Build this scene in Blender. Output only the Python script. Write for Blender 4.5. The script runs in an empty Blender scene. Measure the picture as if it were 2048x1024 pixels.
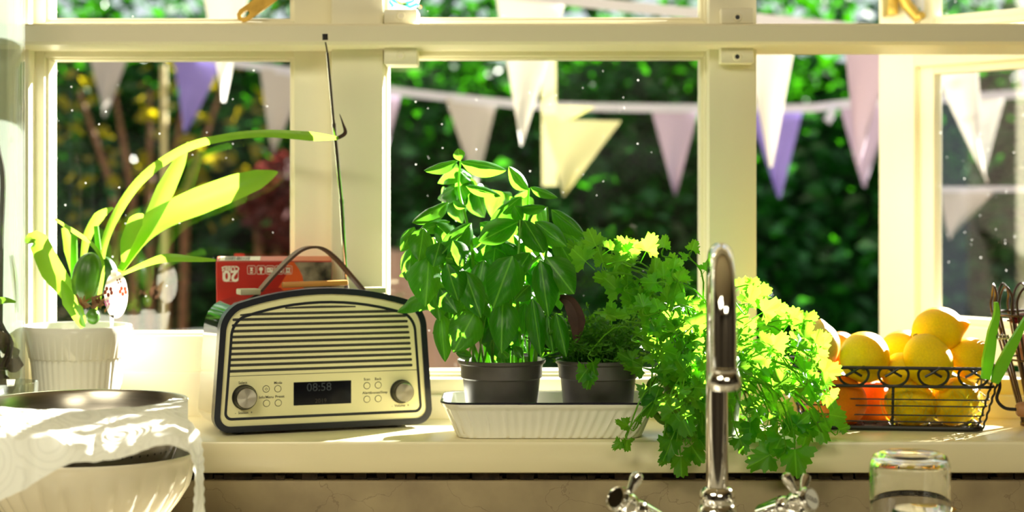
import bpy, bmesh, math, random
from mathutils import Vector, Matrix, Euler, noise
random.seed(7)
SC = bpy.context.scene
COL = SC.collection
F, HY, CZ = 3600.0, 400.0, 0.2865            # focal length in pixels, horizon row, eye height above the sill top

# ------------------------------------------------------------------ camera, world, sun, exposure
cam_d = bpy.data.cameras.new('camera'); cam = bpy.data.objects.new('camera', cam_d); COL.objects.link(cam)
cam.location = (0, 0, CZ); cam.rotation_euler = (math.pi/2, 0, 0)
cam_d.sensor_width = 36; cam_d.lens = F*36/2048; cam_d.shift_y = -(512-HY)/2048
cam_d.clip_start = 0.05; cam_d.clip_end = 100
cam_d.dof.use_dof = True; cam_d.dof.focus_distance = 2.08; cam_d.dof.aperture_fstop = 3.3
SC.camera = cam
SC.view_settings.view_transform = 'Standard'; SC.view_settings.look = 'None'
SC.view_settings.exposure = 0.0; SC.view_settings.gamma = 1.0; SC.view_settings.use_curve_mapping = False
SC.cycles.use_denoising = True
SC.cycles.max_bounces = 14; SC.cycles.transparent_max_bounces = 24; SC.cycles.transmission_bounces = 12
SC.cycles.diffuse_bounces = 5; SC.cycles.glossy_bounces = 5
SC.cycles.caustics_reflective = False; SC.cycles.caustics_refractive = False
SC.cycles.sample_clamp_indirect = 6
world = bpy.data.worlds.new('sky'); SC.world = world; world.use_nodes = True
bg = world.node_tree.nodes['Background']; bg.inputs[0].default_value = (0.86, 0.94, 1.0, 1); bg.inputs[1].default_value = 1.05
AZ, EL = math.radians(40), math.radians(23)
SUN = Vector((math.sin(AZ)*math.cos(EL), math.cos(AZ)*math.cos(EL), math.sin(EL)))
sd = bpy.data.lights.new('sun', 'SUN'); sd.energy = 56; sd.color = (1, 0.96, 0.86); sd.angle = math.radians(0.53)
so = bpy.data.objects.new('sun', sd); COL.objects.link(so); so.rotation_euler = SUN.to_track_quat('Z', 'Y').to_euler(); so.location = (4, 6, 5)
def fill_light(loc, rot, sx, sy, power, col):
    l = bpy.data.lights.new('fill_light', 'AREA'); l.shape = 'RECTANGLE'; l.size = sx; l.size_y = sy; l.energy = power; l.color = col
    o = bpy.data.objects.new('fill_light', l); COL.objects.link(o); o.location = loc; o.rotation_euler = rot
fill_light((-1.0, 0.1, 1.42), (math.radians(0), 0, 0), 1.2, 0.9, 49, (1, 0.94, 0.69))     # unseen area light added to fill the room
fill_light((0.9, -0.9, 1.42), (0, 0, 0), 1.2, 0.9, 49, (1, 0.94, 0.69))      # second unseen light, added for the same fill

# ------------------------------------------------------------------ helpers
def W(px, py, d): return Vector(((px-1024)*d/F, d, CZ-(py-HY)*d/F))   # the point at depth d seen at that place
def lin(c):
    c = c/255.0
    return c/12.92 if c <= 0.04045 else ((c+0.055)/1.055)**2.4
def rgb(r, g, b): return (lin(r), lin(g), lin(b), 1)

class MB:
    def __init__(s): s.v = []; s.f = []
    def add(s, vs, fs):
        n = len(s.v); s.v += [Vector(p) for p in vs]; s.f += [tuple(i+n for i in f) for f in fs]; return s
    def box(s, x0, x1, y0, y1, z0, z1, bev=0.0):
        bm = bmesh.new(); bmesh.ops.create_cube(bm, size=1)
        for v in bm.verts:
            v.co = Vector((x0+(v.co.x+.5)*(x1-x0), y0+(v.co.y+.5)*(y1-y0), z0+(v.co.z+.5)*(z1-z0)))
        if bev: bmesh.ops.bevel(bm, geom=bm.edges[:], offset=bev, segments=2, profile=.5, affect='EDGES')
        bm.verts.index_update()
        s.add([v.co.copy() for v in bm.verts], [[v.index for v in f.verts] for f in bm.faces]); bm.free(); return s
    def tube(s, pts, r, n=8, cap=True):
        pts = [Vector(p) for p in pts]; k = len(pts); rs = r if isinstance(r, (list, tuple)) else [r]*k
        up = None; vs = []
        for i, p in enumerate(pts):
            t = (pts[min(i+1, k-1)]-pts[max(i-1, 0)])
            t = t.normalized() if t.length > 1e-9 else Vector((0, 0, 1))
            if up is None:
                a = Vector((0, 0, 1)) if abs(t.z) < .9 else Vector((1, 0, 0))
                up = (a-t*a.dot(t)).normalized()
            else:
                up = up-t*up.dot(t); up = up.normalized() if up.length > 1e-6 else t.orthogonal().normalized()
            b = t.cross(up)
            for j in range(n):
                an = 2*math.pi*j/n; vs.append(p+(up*math.cos(an)+b*math.sin(an))*rs[i])
        fs = [[i*n+j, i*n+(j+1) % n, (i+1)*n+(j+1) % n, (i+1)*n+j] for i in range(k-1) for j in range(n)]
        if cap: fs += [list(range(n))[::-1], [(k-1)*n+j for j in range(n)]]
        return s.add(vs, fs)
    def lathe(s, prof, c=(0, 0, 0), n=48, M=None, mod=None, cap0=False, cap1=False):
        c = Vector(c); vs = []
        for i, (r, z) in enumerate(prof):
            for j in range(n):
                a = 2*math.pi*j/n; rr = mod(i, a, r, z) if mod else r
                p = Vector((rr*math.cos(a), rr*math.sin(a), z)); vs.append((M @ p if M else p)+c)
        k = len(prof)
        fs = [[i*n+j, i*n+(j+1) % n, (i+1)*n+(j+1) % n, (i+1)*n+j] for i in range(k-1) for j in range(n)]
        if cap0: fs.append(list(range(n))[::-1])
        if cap1: fs.append([(k-1)*n+j for j in range(n)])
        return s.add(vs, fs)
    def prism(s, poly, fn, h0, h1):
        """poly: 2-D outline, fn(u, v, h) -> point."""
        n = len(poly)
        vs = [fn(u, v, h0) for u, v in poly]+[fn(u, v, h1) for u, v in poly]
        fs = [list(range(n)), list(range(2*n-1, n-1, -1))]+[[i, n+i, n+(i+1) % n, (i+1) % n] for i in range(n)]
        return s.add(vs, fs)
    def ring(s, po, pi, fn, h0, h1):
        n = len(po); vs = [fn(u, v, h) for P, h in ((po, h0), (pi, h0), (po, h1), (pi, h1)) for u, v in P]; fs = []
        for i in range(n):
            j = (i+1) % n
            fs += [[i, j, n+j, n+i], [2*n+i, 3*n+i, 3*n+j, 2*n+j], [i, 2*n+i, 2*n+j, j], [n+i, n+j, 3*n+j, 3*n+i]]
        return s.add(vs, fs)
    def ribbon(s, pts, ws, twist=0.0, fold=0.25, view=Vector((0, -1, 0)), m=5, thick=0.0):
        k = len(pts); vs = []
        for i, p in enumerate(pts):
            t = (pts[min(i+1, k-1)]-pts[max(i-1, 0)]).normalized()
            side = t.cross(view).normalized(); nor = side.cross(t).normalized()
            tw = twist[i] if isinstance(twist, (list, tuple)) else twist
            R = Matrix.Rotation(tw, 3, t); side = R @ side; nor = R @ nor
            for j in range(m):
                u = 2*j/(m-1)-1
                vs.append(p+side*(u*ws[i]*.5)+nor*(abs(u)*ws[i]*.5*fold))
        return s.add(vs, [[i*m+j, i*m+j+1, (i+1)*m+j+1, (i+1)*m+j] for i in range(k-1) for j in range(m-1)])
    def mesh(s, name, base=Vector((0, 0, 0)), smooth=True, angle=40):
        me = bpy.data.meshes.new(name); me.from_pydata([p-base for p in s.v], [], s.f)
        bm = bmesh.new(); bm.from_mesh(me); bmesh.ops.recalc_face_normals(bm, faces=bm.faces[:]); bm.to_mesh(me); bm.free()
        if smooth:
            me.polygons.foreach_set('use_smooth', [True]*len(me.polygons)); me.set_sharp_from_angle(angle=math.radians(angle))
        return me

def spline(pts, n=8, closed=False):
    pts = [Vector(p) for p in pts]; k = len(pts); out = []
    segs = k if closed else k-1
    for i in range(segs):
        g = (lambda q: pts[q % k]) if closed else (lambda q: pts[min(max(q, 0), k-1)])
        a, b, c, d = g(i-1), g(i), g(i+1), g(i+2)
        for j in range(n):
            t = j/n
            out.append(.5*((2*b)+(c-a)*t+(2*a-5*b+4*c-d)*t*t+(3*b-a-3*c+d)*t**3))
    if not closed: out.append(pts[-1])
    return out
def lerp_list(xs, n):
    out = []
    for i in range(n):
        t = i/(n-1)*(len(xs)-1); a = min(int(t), len(xs)-2); out.append(xs[a]+(xs[a+1]-xs[a])*(t-a))
    return out

def base_of(o):
    b = Vector((0, 0, 0))
    while o is not None: b = b+o.location; o = o.parent
    return b
def obj(name, mb, mat, parent=None, label=None, smooth=True, kind=None, angle=40, base=None):
    b = base_of(parent) if parent else (Vector(base) if base is not None else Vector((0, 0, 0)))
    me = mb.mesh(name, b, smooth, angle) if isinstance(mb, MB) else mb
    if mat and not me.materials: me.materials.append(mat)
    o = bpy.data.objects.new(name, me); COL.objects.link(o)
    if parent: o.parent = parent
    else: o.location = b
    if label: o['label'] = label
    if kind: o['kind'] = kind
    return o
def place(name, me, M, parent, label=None):
    o = bpy.data.objects.new(name, me); COL.objects.link(o); o.parent = parent
    o.matrix_local = Matrix.Translation(-base_of(parent)) @ M
    if label: o['label'] = label
    return o
def tag(o, label, cat=None, group=None, kind=None):
    o['label'] = label
    if cat: o['category'] = cat
    if group: o['group'] = group
    if kind: o['kind'] = kind
    return o
def thing(name, loc, label, cat, group=None):
    o = bpy.data.objects.new(name, None); o.empty_display_size = .02; COL.objects.link(o); o.location = loc
    return tag(o, label, cat, group)
def struct(name, loc, label):
    o = bpy.data.objects.new(name, None); o.empty_display_size = .02; COL.objects.link(o); o.location = loc
    return tag(o, label, kind='structure')

# ------------------------------------------------------------------ materials
def newmat(name):
    m = bpy.data.materials.new(name); m.use_nodes = True; nt = m.node_tree
    return m, nt, nt.nodes['Principled BSDF'], nt.nodes['Material Output']
def N(nt, t, **kw):
    n = nt.nodes.new(t)
    for k, v in kw.items(): setattr(n, k, v)
    return n
def pbr(name, col, rough=.5, metal=0, spec=.5, var=0.0, scale=30, bump=0.0, bscale=120, coat=0, stretch=(1, 1, 1), col2=None, ior=1.5):
    m, nt, p, out = newmat(name)
    p.inputs['Base Color'].default_value = col; p.inputs['Roughness'].default_value = rough
    p.inputs['Metallic'].default_value = metal; p.inputs['Specular IOR Level'].default_value = spec
    p.inputs['Coat Weight'].default_value = coat; p.inputs['Coat Roughness'].default_value = .03; p.inputs['IOR'].default_value = ior
    if var or bump or col2:
        tc = N(nt, 'ShaderNodeTexCoord'); mp = N(nt, 'ShaderNodeMapping'); mp.inputs['Scale'].default_value = stretch
        nt.links.new(tc.outputs['Object'], mp.inputs[0])
    if var or col2:
        nz = N(nt, 'ShaderNodeTexNoise'); nz.inputs['Scale'].default_value = scale; nz.inputs['Detail'].default_value = 6
        nt.links.new(mp.outputs[0], nz.inputs['Vector'])
        r = N(nt, 'ShaderNodeValToRGB'); r.color_ramp.elements[0].position = .35; r.color_ramp.elements[1].position = .68
        c2 = col2 or tuple(c*(1-var) for c in col[:3])+(1,)
        r.color_ramp.elements[0].color = c2; r.color_ramp.elements[1].color = col
        nt.links.new(nz.outputs['Fac'], r.inputs[0]); nt.links.new(r.outputs[0], p.inputs['Base Color'])
    if bump:
        nb = N(nt, 'ShaderNodeTexNoise'); nb.inputs['Scale'].default_value = bscale; nb.inputs['Detail'].default_value = 5
        nt.links.new(mp.outputs[0], nb.inputs['Vector'])
        b = N(nt, 'ShaderNodeBump'); b.inputs['Strength'].default_value = bump; b.inputs['Distance'].default_value = .002
        nt.links.new(nb.outputs['Fac'], b.inputs['Height']); nt.links.new(b.outputs[0], p.inputs['Normal'])
    return m
def leafmat(name, col, tcol, tw=.5, rough=.4, vein=None, var=.35, spec=.4, freq=None):
    """leaf: glossy front plus light shining through; a pale midrib along local Y"""
    m, nt, p, out = newmat(name); L = nt.links.new
    p.inputs['Roughness'].default_value = rough; p.inputs['Specular IOR Level'].default_value = spec
    tr = N(nt, 'ShaderNodeBsdfTranslucent'); mx = N(nt, 'ShaderNodeMixShader'); mx.inputs[0].default_value = tw
    oi = N(nt, 'ShaderNodeObjectInfo'); tc = N(nt, 'ShaderNodeTexCoord')
    nz = N(nt, 'ShaderNodeTexNoise'); nz.inputs['Scale'].default_value = 3.0 if vein else 40
    L(tc.outputs['Object'], nz.inputs['Vector'])
    ad = N(nt, 'ShaderNodeMath', operation='ADD'); L(nz.outputs['Fac'], ad.inputs[0]); L(oi.outputs['Random'], ad.inputs[1])
    hf = N(nt, 'ShaderNodeMath', operation='MULTIPLY'); L(ad.outputs[0], hf.inputs[0]); hf.inputs[1].default_value = .5
    def two(c):
        r = N(nt, 'ShaderNodeMix', data_type='RGBA'); r.inputs[6].default_value = tuple(x*(1-var) for x in c[:3])+(1,); r.inputs[7].default_value = c
        L(hf.outputs[0], r.inputs[0]); return r.outputs[2]
    a, t = two(col), two(tcol)
    if vein:
        sx = N(nt, 'ShaderNodeSeparateXYZ'); L(tc.outputs['Object'], sx.inputs[0])
        ab = N(nt, 'ShaderNodeMath', operation='ABSOLUTE'); L(sx.outputs['X'], ab.inputs[0])
        mid = N(nt, 'ShaderNodeMath', operation='LESS_THAN'); L(ab.outputs[0], mid.inputs[0]); mid.inputs[1].default_value = .022
        k = N(nt, 'ShaderNodeMath', operation='MULTIPLY_ADD'); L(ab.outputs[0], k.inputs[0]); k.inputs[1].default_value = -1.1; L(sx.outputs['Y'], k.inputs[2])
        sn = N(nt, 'ShaderNodeMath', operation='MULTIPLY'); L(k.outputs[0], sn.inputs[0]); sn.inputs[1].default_value = 7
        fr = N(nt, 'ShaderNodeMath', operation='FRACT'); L(sn.outputs[0], fr.inputs[0])
        lt = N(nt, 'ShaderNodeMath', operation='LESS_THAN'); L(fr.outputs[0], lt.inputs[0]); lt.inputs[1].default_value = .09
        l2 = N(nt, 'ShaderNodeMath', operation='MULTIPLY'); L(lt.outputs[0], l2.inputs[0]); l2.inputs[1].default_value = .35
        mxm = N(nt, 'ShaderNodeMath', operation='MAXIMUM'); L(mid.outputs[0], mxm.inputs[0]); L(l2.outputs[0], mxm.inputs[1])
        v2 = N(nt, 'ShaderNodeMath', operation='MULTIPLY'); L(mxm.outputs[0], v2.inputs[0]); v2.inputs[1].default_value = .55
        r = N(nt, 'ShaderNodeMix', data_type='RGBA'); L(v2.outputs[0], r.inputs[0]); L(a, r.inputs[6]); r.inputs[7].default_value = vein; a = r.outputs[2]
        bp = N(nt, 'ShaderNodeBump'); bp.inputs['Strength'].default_value = .5; bp.inputs['Distance'].default_value = .001
        L(mxm.outputs[0], bp.inputs['Height']); bp.invert = True; L(bp.outputs[0], p.inputs['Normal'])
    L(a, p.inputs['Base Color']); L(t, tr.inputs[0])
    L(p.outputs[0], mx.inputs[1]); L(tr.outputs[0], mx.inputs[2]); L(mx.outputs[0], out.inputs[0])
    return m
def glassmat(name, tint=(.96, .98, .96, 1), dust=True, f0=.075, haze=0):
    """thin pane: clear with a Fresnel reflection and a scatter of dust specks and smears"""
    m, nt, p, out = newmat(name); L = nt.links.new; nt.nodes.remove(p)
    t = N(nt, 'ShaderNodeBsdfTransparent'); t.inputs[0].default_value = tint
    g = N(nt, 'ShaderNodeBsdfGlossy'); g.inputs['Roughness'].default_value = 0.0; g.inputs[0].default_value = (1, 1, 1, 1)
    ge = N(nt, 'ShaderNodeNewGeometry'); dp = N(nt, 'ShaderNodeVectorMath', operation='DOT_PRODUCT'); L(ge.outputs['Normal'], dp.inputs[0]); L(ge.outputs['Incoming'], dp.inputs[1])
    ab = N(nt, 'ShaderNodeMath', operation='ABSOLUTE'); L(dp.outputs['Value'], ab.inputs[0])
    om = N(nt, 'ShaderNodeMath', operation='SUBTRACT'); om.inputs[0].default_value = 1; L(ab.outputs[0], om.inputs[1])
    p5 = N(nt, 'ShaderNodeMath', operation='POWER'); L(om.outputs[0], p5.inputs[0]); p5.inputs[1].default_value = 5
    fr = N(nt, 'ShaderNodeMath', operation='MULTIPLY_ADD'); L(p5.outputs[0], fr.inputs[0]); fr.inputs[1].default_value = .92; fr.inputs[2].default_value = f0
    mx = N(nt, 'ShaderNodeMixShader'); L(fr.outputs[0], mx.inputs[0]); L(t.outputs[0], mx.inputs[1]); L(g.outputs[0], mx.inputs[2])
    res = mx.outputs[0]
    if dust:
        tc = N(nt, 'ShaderNodeTexCoord'); vo = N(nt, 'ShaderNodeTexVoronoi'); vo.inputs['Scale'].default_value = 110
        L(tc.outputs['Object'], vo.inputs['Vector'])
        sp = N(nt, 'ShaderNodeSeparateColor'); L(vo.outputs['Color'], sp.inputs[0])
        th = N(nt, 'ShaderNodeMath', operation='MULTIPLY_ADD'); L(sp.outputs[0], th.inputs[0]); th.inputs[1].default_value = .24; th.inputs[2].default_value = -.135
        lt = N(nt, 'ShaderNodeMath', operation='LESS_THAN'); L(vo.outputs['Distance'], lt.inputs[0]); L(th.outputs[0], lt.inputs[1])
        nz = N(nt, 'ShaderNodeTexNoise'); nz.inputs['Scale'].default_value = 9; nz.inputs['Detail'].default_value = 4; L(tc.outputs['Object'], nz.inputs['Vector'])
        sm = N(nt, 'ShaderNodeMapRange'); L(nz.outputs['Fac'], sm.inputs[0]); sm.inputs[1].default_value = .5; sm.inputs[2].default_value = .9; sm.inputs[3].default_value = .0; sm.inputs[4].default_value = .01
        ma = N(nt, 'ShaderNodeMath', operation='MAXIMUM'); L(lt.outputs[0], ma.inputs[0]); L(sm.outputs[0], ma.inputs[1])
        di = N(nt, 'ShaderNodeBsdfTranslucent'); di.inputs[0].default_value = (.3, .3, .28, 1)
        m2 = N(nt, 'ShaderNodeMixShader'); L(ma.outputs[0], m2.inputs[0]); L(res, m2.inputs[1]); L(di.outputs[0], m2.inputs[2]); res = m2.outputs[0]
    if haze:
        di = N(nt, 'ShaderNodeBsdfTranslucent'); di.inputs[0].default_value = (.8, .85, .82, 1); m2 = N(nt, 'ShaderNodeMixShader'); m2.inputs[0].default_value = haze
        L(res, m2.inputs[1]); L(di.outputs[0], m2.inputs[2]); res = m2.outputs[0]
    L(res, out.inputs[0]); return m
def clothmat(name, col, tcol, tw=.5, rough=.9, bump=0, bscale=60, rings=False):
    m, nt, p, out = newmat(name); L = nt.links.new
    p.inputs['Base Color'].default_value = col; p.inputs['Roughness'].default_value = rough; p.inputs['Specular IOR Level'].default_value = .1
    tr = N(nt, 'ShaderNodeBsdfTranslucent'); tr.inputs[0].default_value = tcol
    mx = N(nt, 'ShaderNodeMixShader'); mx.inputs[0].default_value = tw
    if bump:
        tc = N(nt, 'ShaderNodeTexCoord')
        b = N(nt, 'ShaderNodeBump'); b.inputs['Strength'].default_value = bump; b.inputs['Distance'].default_value = .003
        if rings:
            v = N(nt, 'ShaderNodeTexVoronoi'); v.inputs['Scale'].default_value = bscale; L(tc.outputs['Object'], v.inputs['Vector'])
            s = N(nt, 'ShaderNodeMath', operation='MULTIPLY'); L(v.outputs['Distance'], s.inputs[0]); s.inputs[1].default_value = 42
            c = N(nt, 'ShaderNodeMath', operation='SINE'); L(s.outputs[0], c.inputs[0]); L(c.outputs[0], b.inputs['Height'])
            nz = N(nt, 'ShaderNodeMapRange'); L(c.outputs[0], nz.inputs[0]); nz.inputs[1].default_value = .55; nz.inputs[2].default_value = 1
            rr = N(nt, 'ShaderNodeMix', data_type='RGBA'); L(nz.outputs[0], rr.inputs[0]); rr.inputs[6].default_value = col; rr.inputs[7].default_value = tuple(x*.86 for x in col[:3])+(1,)
            L(rr.outputs[2], p.inputs['Base Color'])
        else:
            nz = N(nt, 'ShaderNodeTexNoise'); nz.inputs['Scale'].default_value = bscale; L(tc.outputs['Object'], nz.inputs['Vector']); L(nz.outputs['Fac'], b.inputs['Height'])
        L(b.outputs[0], p.inputs['Normal'])
    L(p.outputs[0], mx.inputs[1]); L(tr.outputs[0], mx.inputs[2]); L(mx.outputs[0], out.inputs[0]); return m
def realglass(name, col=(1, 1, 1, 1), ior=1.45, rough=0.0):
    m, nt, p, out = newmat(name)
    p.inputs['Base Color'].default_value = col; p.inputs['Roughness'].default_value = rough
    p.inputs['Transmission Weight'].default_value = 1; p.inputs['IOR'].default_value = ior; return m
def plastermat():
    m, nt, p, out = newmat('old_painted_plaster'); L = nt.links.new
    tc = N(nt, 'ShaderNodeTexCoord'); p.inputs['Roughness'].default_value = .55
    n1 = N(nt, 'ShaderNodeTexNoise'); n1.inputs['Scale'].default_value = 14; n1.inputs['Detail'].default_value = 8; L(tc.outputs['Object'], n1.inputs['Vector'])
    v = N(nt, 'ShaderNodeTexVoronoi', feature='DISTANCE_TO_EDGE'); v.inputs['Scale'].default_value = 11
    mxv = N(nt, 'ShaderNodeMix', data_type='RGBA'); mxv.inputs[0].default_value = .12; L(tc.outputs['Object'], mxv.inputs[6]); L(n1.outputs['Color'], mxv.inputs[7]); L(mxv.outputs[2], v.inputs['Vector'])
    cr = N(nt, 'ShaderNodeMath', operation='LESS_THAN'); L(v.outputs['Distance'], cr.inputs[0]); cr.inputs[1].default_value = .006
    r = N(nt, 'ShaderNodeValToRGB'); r.color_ramp.elements[0].position = .3; r.color_ramp.elements[1].position = .62
    r.color_ramp.elements[0].color = rgb(132, 114, 84); r.color_ramp.elements[1].color = rgb(162, 144, 108)
    L(n1.outputs['Fac'], r.inputs[0])
    cm = N(nt, 'ShaderNodeMath', operation='MULTIPLY'); L(cr.outputs[0], cm.inputs[0]); cm.inputs[1].default_value = .35
    mx = N(nt, 'ShaderNodeMix', data_type='RGBA'); L(cm.outputs[0], mx.inputs[0]); L(r.outputs[0], mx.inputs[6]); mx.inputs[7].default_value = rgb(90, 66, 44)
    L(mx.outputs[2], p.inputs['Base Color'])
    b = N(nt, 'ShaderNodeBump'); b.inputs['Strength'].default_value = .4; b.inputs['Distance'].default_value = .002; L(n1.outputs['Fac'], b.inputs['Height']); L(b.outputs[0], p.inputs['Normal'])
    return m
def netmat(name, col, hole=.3, scale=400):
    """speaker cloth / perforated steel: dark dots on a colour"""
    m, nt, p, out = newmat(name); L = nt.links.new
    tc = N(nt, 'ShaderNodeTexCoord'); v = N(nt, 'ShaderNodeTexVoronoi'); v.inputs['Scale'].default_value = scale; v.inputs['Randomness'].default_value = 0
    L(tc.outputs['Object'], v.inputs['Vector'])
    lt = N(nt, 'ShaderNodeMath', operation='LESS_THAN'); L(v.outputs['Distance'], lt.inputs[0]); lt.inputs[1].default_value = hole
    mx = N(nt, 'ShaderNodeMix', data_type='RGBA'); L(lt.outputs[0], mx.inputs[0]); mx.inputs[6].default_value = col; mx.inputs[7].default_value = (.004, .004, .004, 1)
    L(mx.outputs[2], p.inputs['Base Color']); p.inputs['Roughness'].default_value = .6; return m

M = {}
M['paint'] = pbr('cream_gloss_paint', rgb(246, 240, 216), .38, spec=.4, var=.06, scale=8, bump=.10, bscale=60, stretch=(1, 1, .15))
M['paint_h'] = pbr('cream_gloss_paint_rail', rgb(244, 236, 208), .38, spec=.4, var=.06, scale=8, bump=.10, bscale=60, stretch=(.1, 1, 1))
M['sill'] = pbr('cream_sill_paint', rgb(238, 226, 188), .28, spec=.5, var=.10, scale=9, bump=.14, bscale=40, stretch=(.12, 1, 1))
M['plaster'] = plastermat()
M['rubble'] = pbr('crumbled_mortar', rgb(70, 56, 42), .95, var=.75, scale=60, bump=1, bscale=90)
M['pane'] = glassmat('window_glass')
M['garden_pane'] = glassmat('casement_glass')
M['room'] = pbr('room_wall_paint', rgb(66, 58, 48), .8)
M['ceil'] = pbr('ceiling_paint', rgb(225, 210, 180), .8)
M['floor'] = pbr('brown_floor', rgb(96, 70, 48), .5, var=.3, scale=5)
M['worktop'] = pbr('white_worktop', rgb(214, 206, 188), .3)
M['brass'] = pbr('worn_brass', rgb(190, 150, 70), .32, metal=1, var=.4, scale=40)
M['gold'] = pbr('gilt_catch', rgb(226, 190, 92), .35, metal=.6, var=.3, scale=60)
M['chrome'] = pbr('chrome', rgb(225, 222, 216), .06, metal=1)
M['steel'] = pbr('brushed_steel', rgb(190, 182, 170), .28, metal=1, var=.15, scale=40, stretch=(1, 1, 8))
M['wire'] = pbr('black_wire', rgb(26, 22, 20), .4)
M['bronze'] = pbr('brown_wire', rgb(66, 44, 30), .4, metal=.4)
M['bezel'] = pbr('slate_bezel', rgb(24, 28, 38), .3, spec=.5)
M['lacquer'] = pbr('dark_gloss_lacquer', rgb(48, 40, 38), .04, spec=1.0, coat=1, ior=2.2)
M['face'] = pbr('cream_radio_face', rgb(232, 226, 178), .42, var=.03, scale=12)
M['grille'] = netmat('speaker_cloth', (.03, .028, .022, 1), .33, 900)
M['black'] = pbr('black_plastic', rgb(22, 21, 22), .3)
M['screen'] = pbr('display_glass', rgb(10, 12, 20), .08)
M['digits'] = pbr('dim_display_digits', rgb(38, 46, 56), .5)
M['print'] = pbr('dark_print', rgb(52, 48, 40), .6)
M['spun'] = pbr('spun_aluminium', rgb(205, 200, 188), .3, metal=1)
_p = M['spun'].node_tree.nodes['Principled BSDF']; _p.inputs['Anisotropic'].default_value = .85
_t = M['spun'].node_tree.nodes.new('ShaderNodeTangent'); _t.direction_type = 'RADIAL'; _t.axis = 'Z'; M['spun'].node_tree.links.new(_t.outputs[0], _p.inputs['Tangent'])
M['leather'] = pbr('worn_tan_leather', rgb(128, 92, 64), .55, var=.3, scale=60, bump=.3, bscale=200)
M['leather_edge'] = pbr('dark_leather_edge', rgb(74, 44, 34), .5)
M['clip'] = pbr('pale_clip', rgb(176, 170, 140), .5)
M['wood'] = pbr('orange_wood', rgb(222, 150, 72), .5, var=.35, scale=20, stretch=(.2, 1, 1))
M['handle_wood'] = pbr('turned_wood', rgb(188, 130, 84), .5, var=.3, scale=30)
M['box_red'] = pbr('red_card', rgb(206, 44, 20), .5, col2=rgb(168, 26, 14), scale=6)
M['box_orange'] = pbr('orange_card', rgb(232, 96, 38), .5)
M['card_top'] = pbr('pinkish_card', rgb(206, 120, 92), .55)
M['white_print'] = pbr('white_print', rgb(240, 232, 214), .6)
M['photo_print'] = pbr('printed_charcoal', rgb(190, 172, 146), .6, col2=rgb(46, 36, 30), scale=38)
M['ceramic'] = pbr('white_glazed_ceramic', rgb(240, 238, 226), .12, spec=.5)
M['enamel_rim'] = pbr('blue_black_enamel', rgb(24, 22, 40), .2)
M['bowl'] = pbr('ivory_glazed_ceramic', rgb(238, 228, 204), .1, spec=.5)
M['plastic_pot'] = pbr('grey_plastic', rgb(84, 80, 78), .38, spec=.5, var=.15, scale=60)
M['soil'] = pbr('soil', rgb(40, 30, 22), .95, var=.6, scale=90, bump=1, bscale=120)
M['green_pot'] = pbr('lime_green_pot', rgb(96, 140, 24), .35)
M['basil'] = leafmat('basil_leaf', rgb(20, 88, 4), rgb(132, 226, 52), .42, .38, vein=rgb(130, 200, 60))
M['cilantro'] = leafmat('cilantro_leaf', rgb(30, 112, 4), rgb(164, 244, 58), .55, .4, vein=rgb(130, 200, 60))
M['orchid'] = leafmat('orchid_leaf', rgb(88, 156, 14), rgb(184, 234, 74), .4, .33, var=.3)
M['stem'] = leafmat('herb_stem', rgb(104, 170, 30), rgb(170, 240, 60), .35, .4, var=.2)
M['herb'] = leafmat('fine_herb', rgb(62, 120, 22), rgb(140, 210, 40), .4, .5, var=.4)
M['bulb'] = pbr('pseudobulb_skin', rgb(70, 122, 16), .35, col2=rgb(40, 82, 10), scale=30, stretch=(1, 1, .12), bump=.5, bscale=60)
M['husk'] = pbr('dry_husk', rgb(150, 104, 70), .8, var=.5, scale=60)
M['dry'] = pbr('withered_brown', rgb(66, 42, 32), .8, var=.4, scale=60)
M['lemon'] = pbr('lemon_skin', rgb(255, 214, 0), .42, spec=.25, var=.12, scale=14, bump=.35, bscale=420)
M['lemon_pale'] = pbr('pale_lemon_skin', rgb(226, 206, 92), .4, spec=.5, var=.15, scale=14, bump=.35, bscale=420)
M['orange'] = pbr('orange_skin', rgb(248, 128, 0), .42, spec=.25, var=.12, scale=14, bump=.4, bscale=420)
for _k in ('lemon', 'orange', 'lemon_pale'):
    _p = M[_k].node_tree.nodes['Principled BSDF']; _p.inputs['Subsurface Weight'].default_value = .45; _p.inputs['Subsurface Radius'].default_value = (1, .6, .05); _p.inputs['Subsurface Scale'].default_value = .014
M['scar'] = pbr('stem_scar', rgb(120, 104, 40), .8)
M['net'] = clothmat('pale_plastic_net', rgb(222, 214, 96), rgb(240, 236, 120), .5)
M['peg'] = leafmat('lime_plastic', rgb(132, 210, 44), rgb(170, 240, 60), .3, .35, var=.05)
M['chilli'] = pbr('dried_red_chilli', rgb(150, 20, 24), .35, var=.4, scale=60)
M['onion'] = pbr('brown_onion_skin', rgb(170, 104, 56), .45, col2=rgb(126, 66, 34), scale=20, stretch=(1, 1, .1))
M['towel'] = clothmat('embossed_paper_towel', rgb(244, 244, 238), rgb(244, 244, 238), .42, bump=.22, bscale=22, rings=True)
M['jar'] = realglass('clear_jar_glass')
M['vase'] = glassmat('clear_vase_glass', (.93, .96, .93, 1), dust=False, haze=.06, f0=.10)  # pale haze mixed into the glass to imitate whitish glare
M['bark'] = pbr('orchid_bark', rgb(120, 92, 72), .9, var=.6, scale=50, bump=1, bscale=80)
M['moss'] = pbr('moss', rgb(120, 128, 30), .9, var=.5, scale=60)
M['flag_white'] = clothmat('white_cotton', rgb(236, 232, 228), rgb(250, 248, 240), .16)
M['flag_grey'] = clothmat('greyish_cotton', rgb(176, 168, 162), rgb(196, 186, 176), .02)
M['flag_pink'] = clothmat('pink_cotton', rgb(178, 160, 180), rgb(210, 170, 196), .02)
M['flag_purple'] = clothmat('lilac_cotton', rgb(134, 120, 188), rgb(140, 124, 210), .02)
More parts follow.
